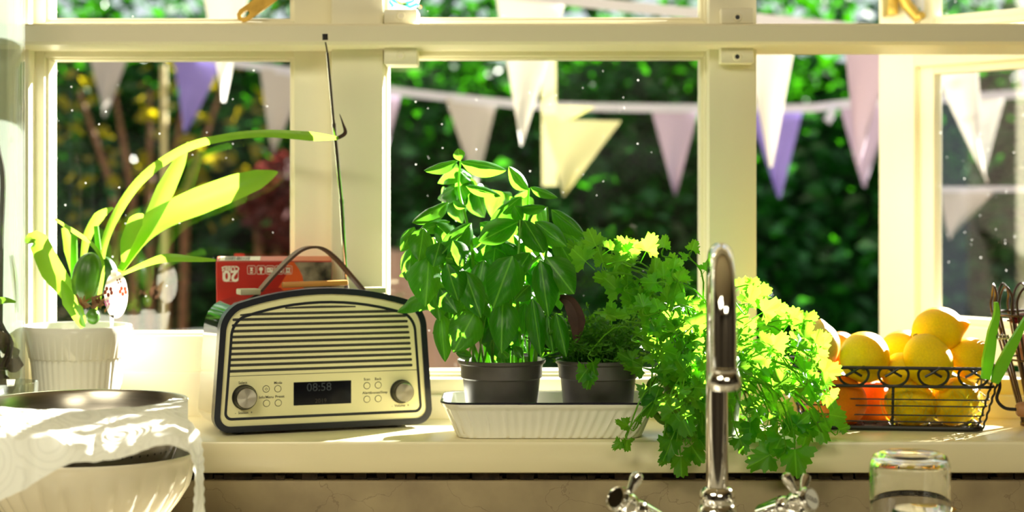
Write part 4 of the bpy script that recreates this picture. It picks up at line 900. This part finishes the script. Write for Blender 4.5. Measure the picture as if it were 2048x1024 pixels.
BL = [  # base, tip (pixels), width, depth of base, depth of tip
 (921, 324, 1002, 332, 32, 2.21, 2.17), (916, 322, 857, 330, 22, 2.21, 2.18), (920, 322, 916, 298, 22, 2.21, 2.20), (917, 337, 868, 368, 34, 2.23, 2.26), (923, 345, 958, 370, 30, 2.23, 2.27),
 (908, 377, 866, 396, 34, 2.23, 2.27), (921, 372, 948, 434, 54, 2.24, 2.28), (932, 372, 995, 388, 20, 2.20, 2.16), (898, 405, 827, 440, 30, 2.19, 2.15), (906, 402, 931, 411, 14, 2.18, 2.16), (891, 408, 890, 440, 30, 2.22, 2.25),
 (1043, 393, 982, 435, 38, 2.18, 2.14), (1056, 380, 1022, 333, 30, 2.20, 2.18), (1061, 374, 1111, 388, 18, 2.20, 2.18), (1056, 380, 1022, 390, 18, 2.23, 2.26), (1093, 414, 1043, 410, 20, 2.18, 2.15), (1103, 419, 1169, 460, 34, 2.19, 2.16),
 (1109, 443, 1167, 487, 34, 2.20, 2.17), (1037, 443, 963, 481, 46, 2.15, 2.11), (1048, 440, 1086, 499, 42, 2.15, 2.11), (1070, 443, 1130, 489, 38, 2.15, 2.12), (1045, 440, 1030, 412, 28, 2.16, 2.15), (942, 446, 884, 497, 46, 2.15, 2.11), (900, 443, 846, 456, 26, 2.18, 2.15),
 (829, 454, 804, 499, 28, 2.17, 2.14), (847, 456, 840, 518, 48, 2.15, 2.12), (824, 493, 814, 560, 36, 2.18, 2.16), (880, 485, 866, 530, 44, 2.13, 2.11), (990, 496, 985, 536, 44, 2.17, 2.15), (1025, 512, 985, 616, 68, 2.10, 2.085),
 (1091, 514, 1142, 580, 60, 2.13, 2.10), (1081, 521, 1095, 632, 48, 2.12, 2.10), (1006, 601, 999, 705, 56, 2.12, 2.10), (950, 624, 908, 704, 62, 2.12, 2.10), (882, 627, 887, 720, 38, 2.16, 2.14), (894, 526, 911, 598, 46, 2.11, 2.095),
 (929, 542, 964, 633, 50, 2.12, 2.10), (858, 512, 853, 612, 60, 2.13, 2.11), (880, 577, 912, 624, 44, 2.14, 2.12), (1065, 598, 1082, 715, 36, 2.12, 2.105), (1095, 631, 1107, 705, 30, 2.13, 2.12), (1112, 627, 1134, 714, 34, 2.12, 2.11), (1050, 606, 1048, 668, 26, 2.15, 2.14),
 (823, 503, 824, 556, 34, 2.20, 2.19), (936, 524, 897, 516, 40, 2.13, 2.10), (1025, 572, 1012, 608, 28, 2.15, 2.14), (1060, 570, 1032, 592, 30, 2.13, 2.11), (912, 706, 940, 712, 18, 2.14, 2.12), (1028, 692, 1044, 716, 18, 2.13, 2.12), (1000, 700, 1016, 714, 20, 2.12, 2.105),
 (930, 348, 903, 416, 50, 2.25, 2.29), (950, 376, 978, 440, 54, 2.25, 2.29), (1004, 384, 984, 446, 52, 2.24, 2.28), (1034, 398, 1052, 452, 48, 2.24, 2.28), (900, 388, 876, 428, 40, 2.25, 2.29), (1080, 420, 1096, 470, 44, 2.24, 2.27), (915, 400, 930, 452, 44, 2.25, 2.28),
 (960, 445, 1010, 470, 36, 2.18, 2.16), (870, 446, 905, 480, 40, 2.17, 2.14), (1060, 505, 1036, 545, 36, 2.14, 2.12), (1110, 470, 1150, 540, 44, 2.17, 2.15), (868, 560, 880, 640, 46, 2.16, 2.14), (930, 600, 925, 660, 40, 2.17, 2.16), (968, 520, 950, 590, 48, 2.14, 2.12), (905, 480, 925, 530, 40, 2.12, 2.10)]
rb = random.Random(21)
for (x0, y0, x1, y1, w, d0, d1) in BL:
    A, B = W(x0, y0, d0), W(x1, y1, d1); face = Vector((rb.uniform(-.3, .3), -1, .32 if y1 < 460 else rb.uniform(.1, .45)))
    place('leaf', rb.choice(BM_), leafM(A, B, w*1.18*2.15/F, face), bas)
for i in range(150):       # leaves at the back and in the middle of the bush, catching the sun
    a = rb.uniform(0, 6.28); q = math.sqrt(rb.random()); px, py = 985+145*q*math.cos(a), 530+135*q*math.sin(a); d = rb.uniform(2.17, 2.30)
    if py > 640: d = rb.uniform(2.16, 2.22)
    if py < 448: continue
    A = W(px, py, d); L = rb.uniform(.026, .048); an = rb.uniform(0, 6.28)
    B = A+Vector((math.cos(an), rb.uniform(-.3, .6), -rb.uniform(.2, 1.1))).normalized()*L
    place('leaf', rb.choice(BM_), leafM(A, B, L*rb.uniform(.6, .75), Vector((rb.uniform(-.5, .5), -.5, 1))), bas)
for (bx_, tops) in ((990, [(955, 560, 2.2), (935, 450, 2.21), (918, 380, 2.22), (921, 322, 2.21)]), (1030, [(1040, 560, 2.2), (1052, 450, 2.2), (1058, 376, 2.2)]), (1060, [(1085, 560, 2.2), (1096, 470, 2.2), (1094, 414, 2.19)]), (960, [(905, 580, 2.19), (865, 500, 2.18), (848, 452, 2.17)]), (975, [(950, 560, 2.17), (942, 470, 2.16), (942, 446, 2.16)]), (1018, [(1022, 600, 2.14), (1036, 520, 2.14), (1040, 440, 2.15)]), (1045, [(1035, 600, 2.15), (1052, 540, 2.15), (1080, 510, 2.14)]), (935, [(915, 640, 2.17), (890, 560, 2.15), (884, 500, 2.14)]), (1070, [(1078, 640, 2.17), (1095, 600, 2.15), (1104, 560, 2.15)])):
    d0 = 2.205+rb.uniform(-.03, .03); pts = [W(bx_, 728, d0)]+[W(*t) for t in tops]; P = spline(pts, 5)
    obj('stem', MB().tube(P, lerp_list([.0026, .0018, .0011], len(P)), 8), M['stem'], bas)
sh = MB()
for i in range(22):
    x = 935+i*6+rb.uniform(-4, 4); d0 = 2.17+rb.random()*.06; sh.tube([W(x, 728, d0), W(x+rb.uniform(-8, 8), 690, d0), W(x+rb.uniform(-16, 16), 640-rb.random()*40, d0-.01)], [.0014, .0011, .0008], 6)
obj('seedling_stems', sh, M['stem'], bas, kind='stuff')
# thyme: a tangle nobody could count
th, tl = MB(), MB()
for i in range(230):
    a = rb.uniform(0, 6.28); q = .045*math.sqrt(rb.random()); b = HP+Vector((q*math.cos(a), q*math.sin(a), .078)); P = [b]
    dr_ = Vector((rb.uniform(-.55, .55), rb.uniform(-.5, .5), 1))
    for s in range(5):
        dr_ = dr_+Vector((rb.uniform(-.6, .6), rb.uniform(-.5, .5), rb.uniform(-.5, .15))); P.append(P[-1]+dr_.normalized()*rb.uniform(.011, .019))
    if any(p.z < .075 for p in P[1:]): P = P[:3]
    th.tube(P, .00055, 4)
    for p in P[2:]:
        for _ in range(3):
            v = Vector((rb.uniform(-1, 1), rb.uniform(-1, 1), rb.uniform(-.4, 1))).normalized()*rb.uniform(.004, .009); s = v.orthogonal().normalized()*.0016
            tl.add([p, p+v*.5+s, p+v, p+v*.5-s], [(0, 1, 2, 3)])
obj('wiry_stems', th, M['herb'], hrb, kind='stuff', smooth=False); obj('tiny_leaves', tl, M['herb'], hrb, kind='stuff', smooth=False)
obj('withered_leaf', MB().ribbon(spline([W(1120, 594, 2.14), W(1142, 606, 2.13), (W(1156, 640, 2.13)), W(1152, 684, 2.14)], 5), lerp_list([.006, .018, .022, .004], 16), .4, .4), M['dry'], hrb, 'shrivelled dark brown leaf')

# ------------------------------------------------------------------ cilantro
CP = Vector((X(1405, 2.2), 2.2, 0)); cil = thing('potted_cilantro', CP, 'sunlit sprawling cilantro spilling over the sill edge behind the chrome tap', 'potted plant')
obj('pot', MB().lathe([(.034, 0), (.040, .001), (.043, .010), (.050, .075), (.0515, .082), (.050, .0835), (.0485, .082), (.047, .07)], CP, 48, cap0=True), M['green_pot'], cil, 'lime green glazed pot')
obj('soil', MB().lathe([(.048, .072), (.0004, .076)], CP, 24), M['soil'], cil)
obj('pot_handle', MB().tube(spline([CP+Vector((-.043, -.02, .07)), CP+Vector((-.064, -.028, .068)), CP+Vector((-.068, -.032, .045)), CP+Vector((-.055, -.026, .022)), CP+Vector((-.040, -.018, .016))], 6), .0042, 10), M['green_pot'], cil)
def cil_mesh(seed):
    """fan of three toothed lobes, stalk end at the origin, along +Y"""
    r = random.Random(seed); n = 44; rim = []
    for i in range(n+1):
        th = math.radians(-128+256*i/n)
        lobe = .62+.38*abs(math.cos(th*1.28))**.7 if abs(th) < 1.9 else .60
        cut = 1-.30*math.exp(-((abs(th)-.70)/.13)**2)
        tooth = 1+.09*math.cos(i*2*math.pi/3.1+r.random())+r.uniform(-.03, .03)
        rim.append((th, lobe*cut*tooth*.62))
    fold, droop = r.uniform(-.15, .35), r.uniform(-.1, .35); O = .30; vs = [Vector((0, O*.75, 0))]
    for f in (.5, 1.0):
        for th, R in rim:
            x, y = math.sin(th)*R*f, O+math.cos(th)*R*f; vs.append(Vector((x, y, fold*abs(x)-droop*y*y*.5+.06*math.sin(th*4+seed)*f+.04*math.sin(y*9))))
    k = n+1; fs = [(0, 1+i, 2+i) for i in range(n)]+[(1+i, 1+k+i, 2+k+i, 2+i) for i in range(n)]
    mb = MB().add(vs, fs); mb.tube([Vector((0, -.25, .02)), Vector((0, O*.75, 0))], .018, 4, cap=False)
    me = mb.mesh('cilantro_leaf', smooth=True, angle=80); me.materials.append(M['cilantro']); return me
CM = [cil_mesh(i) for i in range(7)]
cst = MB(); rc_ = random.Random(33); tips = []
def cil_leaf(px, py, d, size, an=None, face=None, stalk=True):
    p = W(px, py, d); an = rc_.uniform(-.5, 3.6) if an is None else an
    Y = Vector((math.cos(an), rc_.uniform(-.35, .35), math.sin(an))).normalized(); A = p-Y*size*.3
    fc = face or Vector((rc_.uniform(-.6, .6), -.7, rc_.uniform(.1, 1.0)))
    place('leaf', rc_.choice(CM), leafM(A, A+Y*size, size*rc_.uniform(.85, 1.05), fc), cil)
    if stalk: tips.append((A, Y, size))
NAMED = [(1385, 498, 26, 1.2), (1372, 515, 24, 2.6), (1328, 492, 30, 1.4), (1190, 488, 44, 2.0), (1160, 500, 40, 2.8), (1222, 498, 34, .6), (1262, 505, 38, .8), (1250, 520, 36, 1.6), (1310, 545, 40, 1.5), (1355, 560, 44, 2.0),
 (1500, 602, 44, 1.2), (1530, 622, 48, .6), (1545, 655, 44, .4), (1572, 625, 22, 1.7), (1580, 640, 22, .5), (1506, 578, 18, 1.5), (1508, 596, 16, 2.4), (1610, 672, 44, 1.3), (1640, 690, 40, .8), (1628, 720, 52, -.4), (1650, 745, 48, .3), (1618, 770, 56, -.9), (1655, 790, 40, -1.2), (1662, 830, 44, -.2), (1640, 850, 50, -1.3), (1680, 858, 28, .3), (1615, 860, 48, -1.8),
 (1575, 850, 62, -.4), (1590, 905, 66, -1.5), (1535, 912, 62, -2.6), (1560, 880, 50, -2.0), (1500, 850, 54, -1.6), (1480, 880, 40, -1.2), (1362, 918, 50, -1.5), (1340, 885, 54, -2.0), (1385, 895, 52, -1.0), (1335, 915, 30, -2.4), (1400, 880, 46, -.9), (1310, 800, 52, -2.0), (1300, 780, 48, -1.7), (1370, 770, 60, 2.4), (1395, 800, 52, -.4), (1360, 830, 60, -1.1), (1400, 845, 50, -1.4), (1345, 745, 46, 2.6),
 (1253, 850, 32, 2.9), (1240, 886, 26, -2.4), (1254, 882, 28, -1.6), (1276, 842, 16, 1.0), (1172, 742, 34, -2.2), (1186, 728, 36, -1.3), (1178, 755, 32, -1.8), (1280, 735, 44, 3.0), (1262, 720, 40, 2.7), (1215, 560, 40, 2.9), (1235, 580, 46, 2.4), (1262, 600, 44, 2.0), (1168, 520, 44, 2.4), (1205, 520, 40, 1.9)]
for px, py, s, an in NAMED:
    front = py > 835 and px > 1180; d = 2.105 if front and (py > 870 or px < 1300) else (2.12 if front else (rc_.uniform(2.05, 2.13) if px < 1420 else rc_.uniform(2.09, 2.19)))
    if px < 1300 and 700 < py < 770: d = 2.13
    cil_leaf(px, py, d, s*1.22*d/F, an)
ells = [(1270, 570, 95, 75, 26), (1400, 640, 130, 120, 46), (1540, 700, 110, 90, 40), (1340, 690, 90, 100, 26), (1380, 820, 75, 70, 22), (1560, 800, 110, 70, 32), (1460, 740, 90, 90, 18)]
for cx, cy, rx, ry, n in ells:
    for _ in range(n):
        a = rc_.uniform(0, 6.28); q = math.sqrt(rc_.random()); px, py = cx+rx*q*math.cos(a), cy+ry*q*math.sin(a)
        if px < 1290 and py > 640: continue
        if py > 840: d = 2.12
        elif px > 1610: d = rc_.uniform(2.10, 2.18)
        elif px < 1420: d = rc_.uniform(2.03, 2.135)
        else: d = rc_.uniform(2.06, 2.25)
        s = rc_.uniform(26, 48)*1.2*d/F
        cil_leaf(px, py, min(d, 2.34), s)
for i, (A, Y, s) in enumerate(tips):
    root = CP+Vector((rc_.uniform(-.035, .035), rc_.uniform(-.035, .03), .074))
    back = A-Y*s*.25; mid = root*.45+back*.55+Vector((rc_.uniform(-.012, .012), rc_.uniform(-.01, .01), rc_.uniform(.015, .05)))
    if back.z < .02: mid = Vector((back.x*.7+root.x*.3, min(back.y, 2.135)-.002, .05+rc_.uniform(0, .03)))
    if i % 2 == 0 or back.z < .03: cst.tube(spline([root, mid, back, A+Y*s*.2], 4), lerp_list([.0013, .001, .0006], 13), 5)
obj('stalks', cst, M['stem'], cil, kind='stuff')

# ------------------------------------------------------------------ chrome bridge tap
TB = Vector((X(1434, 1.83), 1.83, -.09)); tap = thing('mixer_tap', TB, 'tall chrome swan neck kitchen tap in front of the cilantro', 'tap')
R = .070; zs = .1635; ex = X(1448, 1.69)-TB.x
path = [TB+Vector((0, 0, .0)), TB+Vector((0, 0, .09+.05)), Vector((TB.x, TB.y, zs))]
for i in range(1, 17):
    a = math.pi*i/16; t = (1-math.cos(a))/2; path.append(Vector((TB.x+ex*t, TB.y-2*R*t, zs+R*math.sin(a))))
path += [Vector((TB.x+ex, TB.y-2*R, .14)), Vector((TB.x+ex, TB.y-2*R, .112))]
obj('spout', MB().tube(path, [.0113]*3+lerp_list([.0113, .0122], 16)+[.0122, .0122], 32), M['chrome'], tap, 'swan neck spout')
e = path[-1]; obj('nozzle', MB().lathe([(.0122, .018), (.0132, .017), (.0134, .0145), (.0128, .0135), (.0150, .010), (.0164, .005), (.0158, .0005), (.0130, -.0035), (.0085, -.0042), (.008, .004)], Vector((e.x, e.y, .1115)), 40), M['chrome'], tap)
obj('collar', MB().lathe([(.0118, .085), (.0140, .084), (.0172, .080), (.0182, .074), (.0178, .069), (.0165, .0672), (.0180, .066), (.0205, .060), (.0218, .050), (.022, .03), (.026, .01), (.028, 0)], TB, 48), M['chrome'], tap)
obj('bridge', MB().tube([Vector((X(1290, 1.83), 1.845, -.062)), Vector((X(1585, 1.83), 1.845, -.062))], .0105, 20), M['chrome'], tap)
def tap_handle(C, ax, arms, foot, word, lab):
    ax = Vector(ax).normalized(); Mr = ax.to_track_quat('Z', 'Y').to_matrix().to_4x4()
    h = obj('handle', MB().lathe([(.0095, -.034), (.0105, -.026), (.0085, -.022), (.0115, -.016), (.0125, -.008), (.0118, -.002), (.0128, .0), (.0132, .0035), (.0125, .0055), (.0112, .006)], C, 36, Mr, cap1=True), M['chrome'], tap, lab)
    obj('valve_body', MB().tube([C-ax*.030, C-ax*.05, foot], [.0115, .013, .013], 24), M['chrome'], tap)
    for a in arms:
        v = Vector(a); v = (v-ax*v.dot(ax)).normalized(); o = C-ax*.007
        obj('lever', MB().tube([o+v*.008, o+v*.014, o+v*.020, o+v*.026, o+v*.031, o+v*.0335], [.0044, .0036, .0046, .0058, .0050, .002], 16), M['chrome'], h)
    U = Vector((0, 0, 1)).cross(ax).normalized(); V = ax.cross(U)
    dk = obj('index_disc', disc(MB(), C, U, V, .0105, 28, .0068, depth=.001), M['ceramic'] if word else M['chrome'], h, 'white ceramic index disc' if word else None)
    if word: obj('printed_word', text_mb(word, .0062, C, (U*.9-V*.43).normalized(), (V*.9+U*.43).normalized(), off=.0074, bold=.0001), M['print'], dk, smooth=False)
    obj('disc_ring', MB().lathe([(.0104, .0060), (.0104, .0078), (.0116, .0074), (.0118, .0058)], C, 32, Mr), M['chrome'], h)
tap_handle(W(1612, 1001, 1.80), (.62, -.62, .30), [(-.55, 0, .8), (.5, .3, .75), (-.4, -.3, -.8), (.4, .2, -.9)], Vector((X(1572, 1.83), 1.845, -.062)), 'COLD', 'chrome cold water handle')
tap_handle(W(1240, 1000, 1.80), (-.62, -.55, .42), [(.35, 0, .95), (-.5, -.4, .1), (.4, .3, -.9), (.6, .5, -.2)], Vector((X(1292, 1.83), 1.845, -.062)), None, 'chrome hot water handle')

# upturned glass jar
JC = Vector((X(1820, 1.80), 1.80, -.09)); jar = thing('glass_jar', JC, 'empty clear glass jar turned upside down in front of the basket', 'jar')
jo = [(.0300, .0), (.0315, .002), (.0315, .014), (.0300, .016), (.0312, .020), (.0385, .034), (.0400, .044), (.0400, .105), (.0392, .114), (.0360, .121), (.0310, .1238), (.0270, .1232), (.020, .1205), (.0003, .1195)]
ji = [(.0003, .1150), (.020, .1160), (.030, .1185), (.0345, .115), (.0365, .108), (.0368, .045), (.0355, .036), (.0285, .022), (.0272, .016), (.0275, .0)]
obj('jar_glass', MB().lathe(jo+ji+[jo[0]], JC, 72), M['jar'], jar, angle=60)

J2 = Vector((X(1850, 1.69), 1.69, -.09)); tb = thing('drinking_glass', J2, 'small clear drinking glass upturned in front of the glass jar', 'glass')
obj('glass_body', MB().lathe([(.035, 0), (.033, .05), (.0305, .084), (.0285, .0865), (.0003, .0865), (.0003, .0805), (.027, .080), (.0305, .05), (.0325, 0), (.035, 0)], J2, 64), M['jar'], tb, angle=50)

# ------------------------------------------------------------------ wire basket of citrus
KA = math.radians(-7); KC = Vector((X(1777, 2.285), 2.282, 0)); KU = Vector((math.cos(KA), math.sin(KA), 0)); KW = Vector((-math.sin(KA), math.cos(KA), 0))
bk = thing('wire_basket', KC, 'black wire fruit basket with scrolled heart band, full of citrus', 'basket')
def kp(u, w, z): return KC+KU*u+KW*w+Vector((0, 0, z))
def lev(z): t = z/.0795; return .107+.022*t, .047+.018*t
def loop(mb, z, r, hxy=None):
    hx, hy = hxy or lev(z); P = [kp(x, y, z) for x, y in rr_pts(hx, hy, .012, 72)]; P.append(P[0]); mb.tube(P, r, 8, cap=False)
for z, r, nm in ((.0795, .0021, 'rim_wire'), (.0565, .0020, 'band_wire')): q = MB(); loop(q, z, r); obj(nm, q, M['wire'], bk)
for z in (.0400, .0318, .0200, .0118): q = MB(); loop(q, z, .0009); obj('side_wire', q, M['wire'], bk)
q = MB(); loop(q, .0035, .0034); obj('foot_wire', q, M['wire'], bk)
q = MB()
for i in range(13): u = -.1+i*.2/12; q.tube([kp(u, -.045, .003), kp(u, .045, .003)], .0012, 6)
for i in range(6): w = -.04+i*.016; q.tube([kp(-.105, w, .0035), kp(.105, w, .0035)], .0012, 6)
obj('base_mesh', q, M['wire'], bk, kind='stuff')
def rib(su, sw, z0=.002, z1=.0795, tw=True):
    mb = MB(); P = []; n = 42
    for i in range(n+1):
        z = z0+(z1-z0)*i/n; hx, hy = lev(z); a = i*1.1; P.append(kp(su*(hx-.003*abs(sw)*abs(su))+.0006*math.cos(a), sw*(hy-.003*abs(sw)*abs(su))+.0006*math.sin(a), z))
    return mb.tube(P, .0014, 6).tube([2*kp(su*lev(z0+(z1-z0)*i/n)[0]*1.0-0*su, sw*lev(z0+(z1-z0)*i/n)[1], z0+(z1-z0)*i/n)-P[i] for i in range(n+1)], .0014, 6)
for su, sw in ((-.985, -.97), (.985, -.97), (-.985, .97), (.985, .97)): obj('corner_post', rib(su, sw), M['wire'], bk)
for su, sw in ((0, -1), (0, 1)): obj('middle_post', rib(su, sw, .002, .0565), M['wire'], bk)
hpth = [(-70, 0), (-10, -35), (40, -70), (85, -75), (118, -50), (125, -10), (105, 40), (60, 75), (0, 87), (-60, 75), (-105, 40), (-125, -10), (-118, -50), (-85, -75), (-40, -70), (10, -35), (70, 0)]
hpth = [(a, b-6) for a, b in hpth]
for side in (-1, 1):
    for i in range(5):
        mb = MB(); u0 = -.0966+i*.0483; P = []
        for k, (a, b) in enumerate(hpth):
            z = .068-b/4.267*2.22/F*.98; hx, hy = lev(z); e = .0008 if k < 8 else -.0008; P.append(kp(u0+a/4.267*2.22/F, side*(hy+e), z))
        obj('heart_scroll', mb.tube(spline(P, 5), .00165, 8), M['wire'], bk)
hx, hy = lev(.0795)
P = spline([kp(hx-.003, -.045, .0775), kp(hx+.001, -.05, .058), kp(hx-.003, -.052, .042), kp(hx+.006, -.053, .031), kp(hx+.022, -.052, .029)], 6)
hk_ = obj('bail_handle', MB().tube(P+[kp(hx+.055, -.05, .030)], .0021, 8), M['wire'], bk, 'curved wire bail handle')
a = kp(hx+.020, -.052, .029); b = kp(hx+.058, -.05, .030); v = b-a
obj('wooden_grip', MB().tube([a, a+v*.06, a+v*.15, a+v*.5, a+v*.85, b], [.006, .0085, .0092, .0105, .0092, .006], 20), M['handle_wood'], hk_, 'turned wooden grip')

def fruit_mesh(tip, L, seed, blunt=.0):
    r = random.Random(seed); prof = []; n = 26
    for i in range(n+1):
        t = i/n; a = math.pi*t; rr = math.sin(a)**.92 if 0 < i < n else 0.0005; z = -math.cos(a)*L
        if tip:
            if t > .86: s = (t-.86)/.14; z = z+tip*s**1.2; rr = max(rr*(1-.1*s), .19*(1-s**3)) if s < 1 else .0005
            if t < .08: z -= tip*.25*(1-t/.08)
        else:
            if t > .95: z -= .03*(t-.95)/.05
        prof.append((rr, z))
    def md(i, a, rr, z): return rr*(1+.03*noise.noise(Vector((math.cos(a)*1.3+seed, math.sin(a)*1.3, z*1.3))))
    me = MB().lathe(prof, (0, 0, 0), 40, mod=md).mesh('fruit', angle=60); return me
def fruit(nm, px, py, d, r, axis, mat, label, tip=.22, L=1.18, scar=True, pz=None):
    c = W(px, py, d)
    if pz: c.z = pz
    t = thing(nm, (c.x, c.y, c.z-r), label, nm, nm+'s in the wire basket')
    q = Vector(axis).normalized().to_track_quat('Z', 'Y').to_matrix().to_4x4()
    me = fruit_mesh(tip, L, int(px), 0); me.materials.append(M[mat]); place('peel', me, Matrix.Translation(c) @ q @ Matrix.Scale(r, 4), t)
    if scar:
        zz = -L*r*(1.0 if not tip else 1.035); q2 = MB().lathe([(.0005, .0), (.0030, .0003), (.0034, -.0006), (.0012, -.0016), (.0004, -.0016)], (0, 0, zz), 14); me2 = q2.mesh('s'); me2.materials.append(M['scar']); place('stem_scar', me2, Matrix.Translation(c) @ q, t)
    return t
fruit('lemon', 1638, 692, 2.285, .0262, (.05, -.1, 1), 'lemon_pale', 'pale lemon with its tip up, half behind the cilantro', L=1.12)
fruit('orange', 1680, 702, 2.325, .0250, (.7, -.2, .5), 'orange', 'sunlit orange tucked behind the pale lemon', tip=0, L=.97)
fruit('lemon', 1729, 714, 2.262, .0318, (.2, .9, .3), 'lemon', 'round lemon standing highest in the left half of the basket', L=1.05, tip=.16)
fruit('lemon', 1806, 703, 2.322, .0280, (1, .3, .2), 'lemon', 'lemon at the back, below and left of the topmost lemon', L=1.1)
fruit('lemon', 1876, 660, 2.288, .0290, (.93, -.25, .22), 'lemon', 'topmost lemon with a pointed nipple turned right', L=1.12, tip=.30)
fruit('lemon', 1856, 722, 2.252, .0298, (.35, -.25, -.8), 'lemon', 'lemon leaning on the front rim right under the topmost lemon', L=1.16)
fruit('lemon', 1940, 716, 2.288, .0262, (.9, .3, -.1), 'lemon', 'lemon at the right end behind the green peg', L=1.15)
fruit('lemon', 1797, 742, 2.266, .0205, (.5, .2, .8), 'lemon', 'small lemon wedged between two larger lemons in the middle', L=1.15)
fruit('orange', 1684, 803, 2.262, .0312, (.35, .85, -.25), 'orange', 'front orange showing its stem scar low in the basket', tip=0, L=.98)
fruit('orange', 1746, 806, 2.315, .0290, (.2, .4, .9), 'orange', 'orange deep in the basket beside the middle post', tip=0, L=.98)
k1 = fruit('lemon', 1820, 806, 2.262, .0288, (1, .2, -.25), 'lemon', 'netted lemon right of the middle post', L=1.12)
k2 = fruit('lemon', 1910, 803, 2.268, .0290, (.8, .3, .5), 'lemon', 'netted lemon at the right end low in the basket', L=1.12)
nt_ = MB(); rn = random.Random(4)
for (px, py, d, r) in ((1820, 806, 2.262, .0325), (1910, 803, 2.268, .0325)):
    c = W(px, py, d)
    for i in range(46):
        a0 = rn.uniform(math.pi*1.0, math.pi*2.0); e0 = rn.uniform(-.3, 1.2); P = []
        for s in range(7):
            a = a0+rn.uniform(-.12, .12)+s*.10*(1 if i % 2 else -1); e = e0-s*.16
            P.append(c+Vector((math.cos(a)*math.cos(e)*1.1, math.sin(a)*math.cos(e), math.sin(e)))*(r+rn.uniform(0, .0015)))
        nt_.tube(P, .00028, 4)
tag(obj('fruit_net', nt_, M['net'], base=W(1865, 806, 2.24)), 'loose pale yellow netting round the two low lemons', 'net', kind='stuff')

# green clothes peg clipped on the basket corner
pg = thing('clothes_peg', W(1985, 745, 2.20), 'lime green plastic clothes peg clipped to the basket corner', 'clothes peg')
def jaw(pts, d0, w):
    P = spline([W(x, y, d0) for x, y in pts], 4); vs = []; n = len(P); ws = lerp_list(w, n)
    for i, p in enumerate(P):
        t = (P[min(i+1, n-1)]-P[max(i-1, 0)]).normalized(); s = Vector((-t.z, 0, t.x))
        for e, h in ((-.5, -.0045), (.5, -.0045), (.5, .0045), (-.5, .0045)): vs.append(p+s*(e*ws[i]*2.2/F)+Vector((0, h, 0)))
    return MB().add(vs, [[i*4+j, i*4+(j+1) % 4, (i+1)*4+(j+1) % 4, (i+1)*4+j] for i in range(n-1) for j in range(4)]+[[0, 1, 2, 3], [(n-1)*4+j for j in (3, 2, 1, 0)]])
obj('jaw', jaw([(1992, 604), (1993, 630), (1985, 662), (1981, 690), (1976, 720), (1971, 758)], 2.20, [5, 11, 17, 20, 22, 15]), M['peg'], pg, angle=30)
obj('jaw', jaw([(2052, 634), (2036, 668), (2020, 698), (2005, 728), (1995, 750), (1989, 766)], 2.195, [5, 14, 20, 22, 20, 12]), M['peg'], pg, angle=30)
q = MB(); P = [W(1992+i*.42, 674+5*math.sin(i*.95), 2.196+.0035*math.cos(i*.95)) for i in range(64)]; obj('spring', q.tube(P, .0006, 6), M['chrome'], pg)

# brown wire holder at the right edge with chillies and an onion
QC = Vector((X(2096, 2.285), 2.285, 0)); wh = thing('wire_holder', QC, 'brown tapering wire holder with looped rim at the right end of the sill', 'wire holder')
def qr(z): return .030+.0385*min(1, z/.142)
for z, r in ((.003, .0016), (.142, .0018), (.085, .0014)):
    q = MB(); P = [QC+Vector((qr(z)*math.cos(a), qr(z)*math.sin(a), z)) for a in [2*math.pi*i/40 for i in range(41)]]; obj('ring_wire', q.tube(P, r, 8, cap=False), M['bronze'], wh)
for k in range(14):
    a = 2*math.pi*k/14; da = .16; P = []
    for s, sa in ((0, -1), (1, 1)):
        zs_ = (.003, .06, .142, .165) if s == 0 else (.165, .142, .06, .003)
        for z in zs_: rr = qr(z); P.append(QC+Vector((rr*math.cos(a+sa*da), rr*math.sin(a+sa*da), z)))
        if s == 0: P.append(QC+Vector((qr(.142)*math.cos(a), qr(.142)*math.sin(a), .178)))
    obj('loop_wire', MB().tube(spline(P, 5), .0015, 7), M['bronze'], wh)
obj('base_foot', MB().lathe([(.034, 0), (.034, .004), (.0003, .005)], QC, 32, cap0=True), M['bronze'], wh)
on = thing('onion', QC+Vector((-.012, -.006, .072)), 'brown skinned onion inside the wire holder', 'onion')
obj('bulb', MB().lathe([(.0005, -.026), (.012, -.025), (.025, -.012), (.030, .002), (.024, .016), (.010, .024), (.003, .034), (.0005, .035)], QC+Vector((-.012, -.006, .098)), 32), M['onion'], on)
obj('root_plate', MB().lathe([(.004, -.0255), (.0005, -.028)], QC+Vector((-.012, -.006, .098)), 10), M['husk'], on)
rr_ = random.Random(8)
spots = [(-.046, -.030, 'at the left wires of the brown holder'), (-.030, -.040, 'nearest the viewer in the brown holder'), (-.012, -.044, 'at the front wires right of the nearest one'), (-.036, -.012, 'behind the leftmost chilli in the brown holder'), (-.016, -.020, 'lying on top of the heap in the brown holder'), (.006, -.036, 'at the right of the heap in the brown holder')]
for i, (qx, qy, where) in enumerate(spots):
    c = QC+Vector((qx, qy, .138 if i != 4 else .150)); an = rr_.uniform(0, 3.1); v = Vector((math.cos(an), math.sin(an)*.5, rr_.uniform(-.2, .2))).normalized()
    o = thing('dried_chilli', c, 'wrinkled dried red chilli '+where, 'chilli', 'dried chillies in the wire holder')
    obj('pod', MB().tube([c-v*.012, c-v*.008, c, c+v*.008+Vector((0, 0, .001)), c+v*.014], [.002, .0052, .0062, .0045, .0008], 10), M['chilli'], o)
    obj('stalk', MB().tube([c-v*.012, c-v*.018+Vector((0, 0, .002))], [.0012, .0009], 6), M['husk'], o)
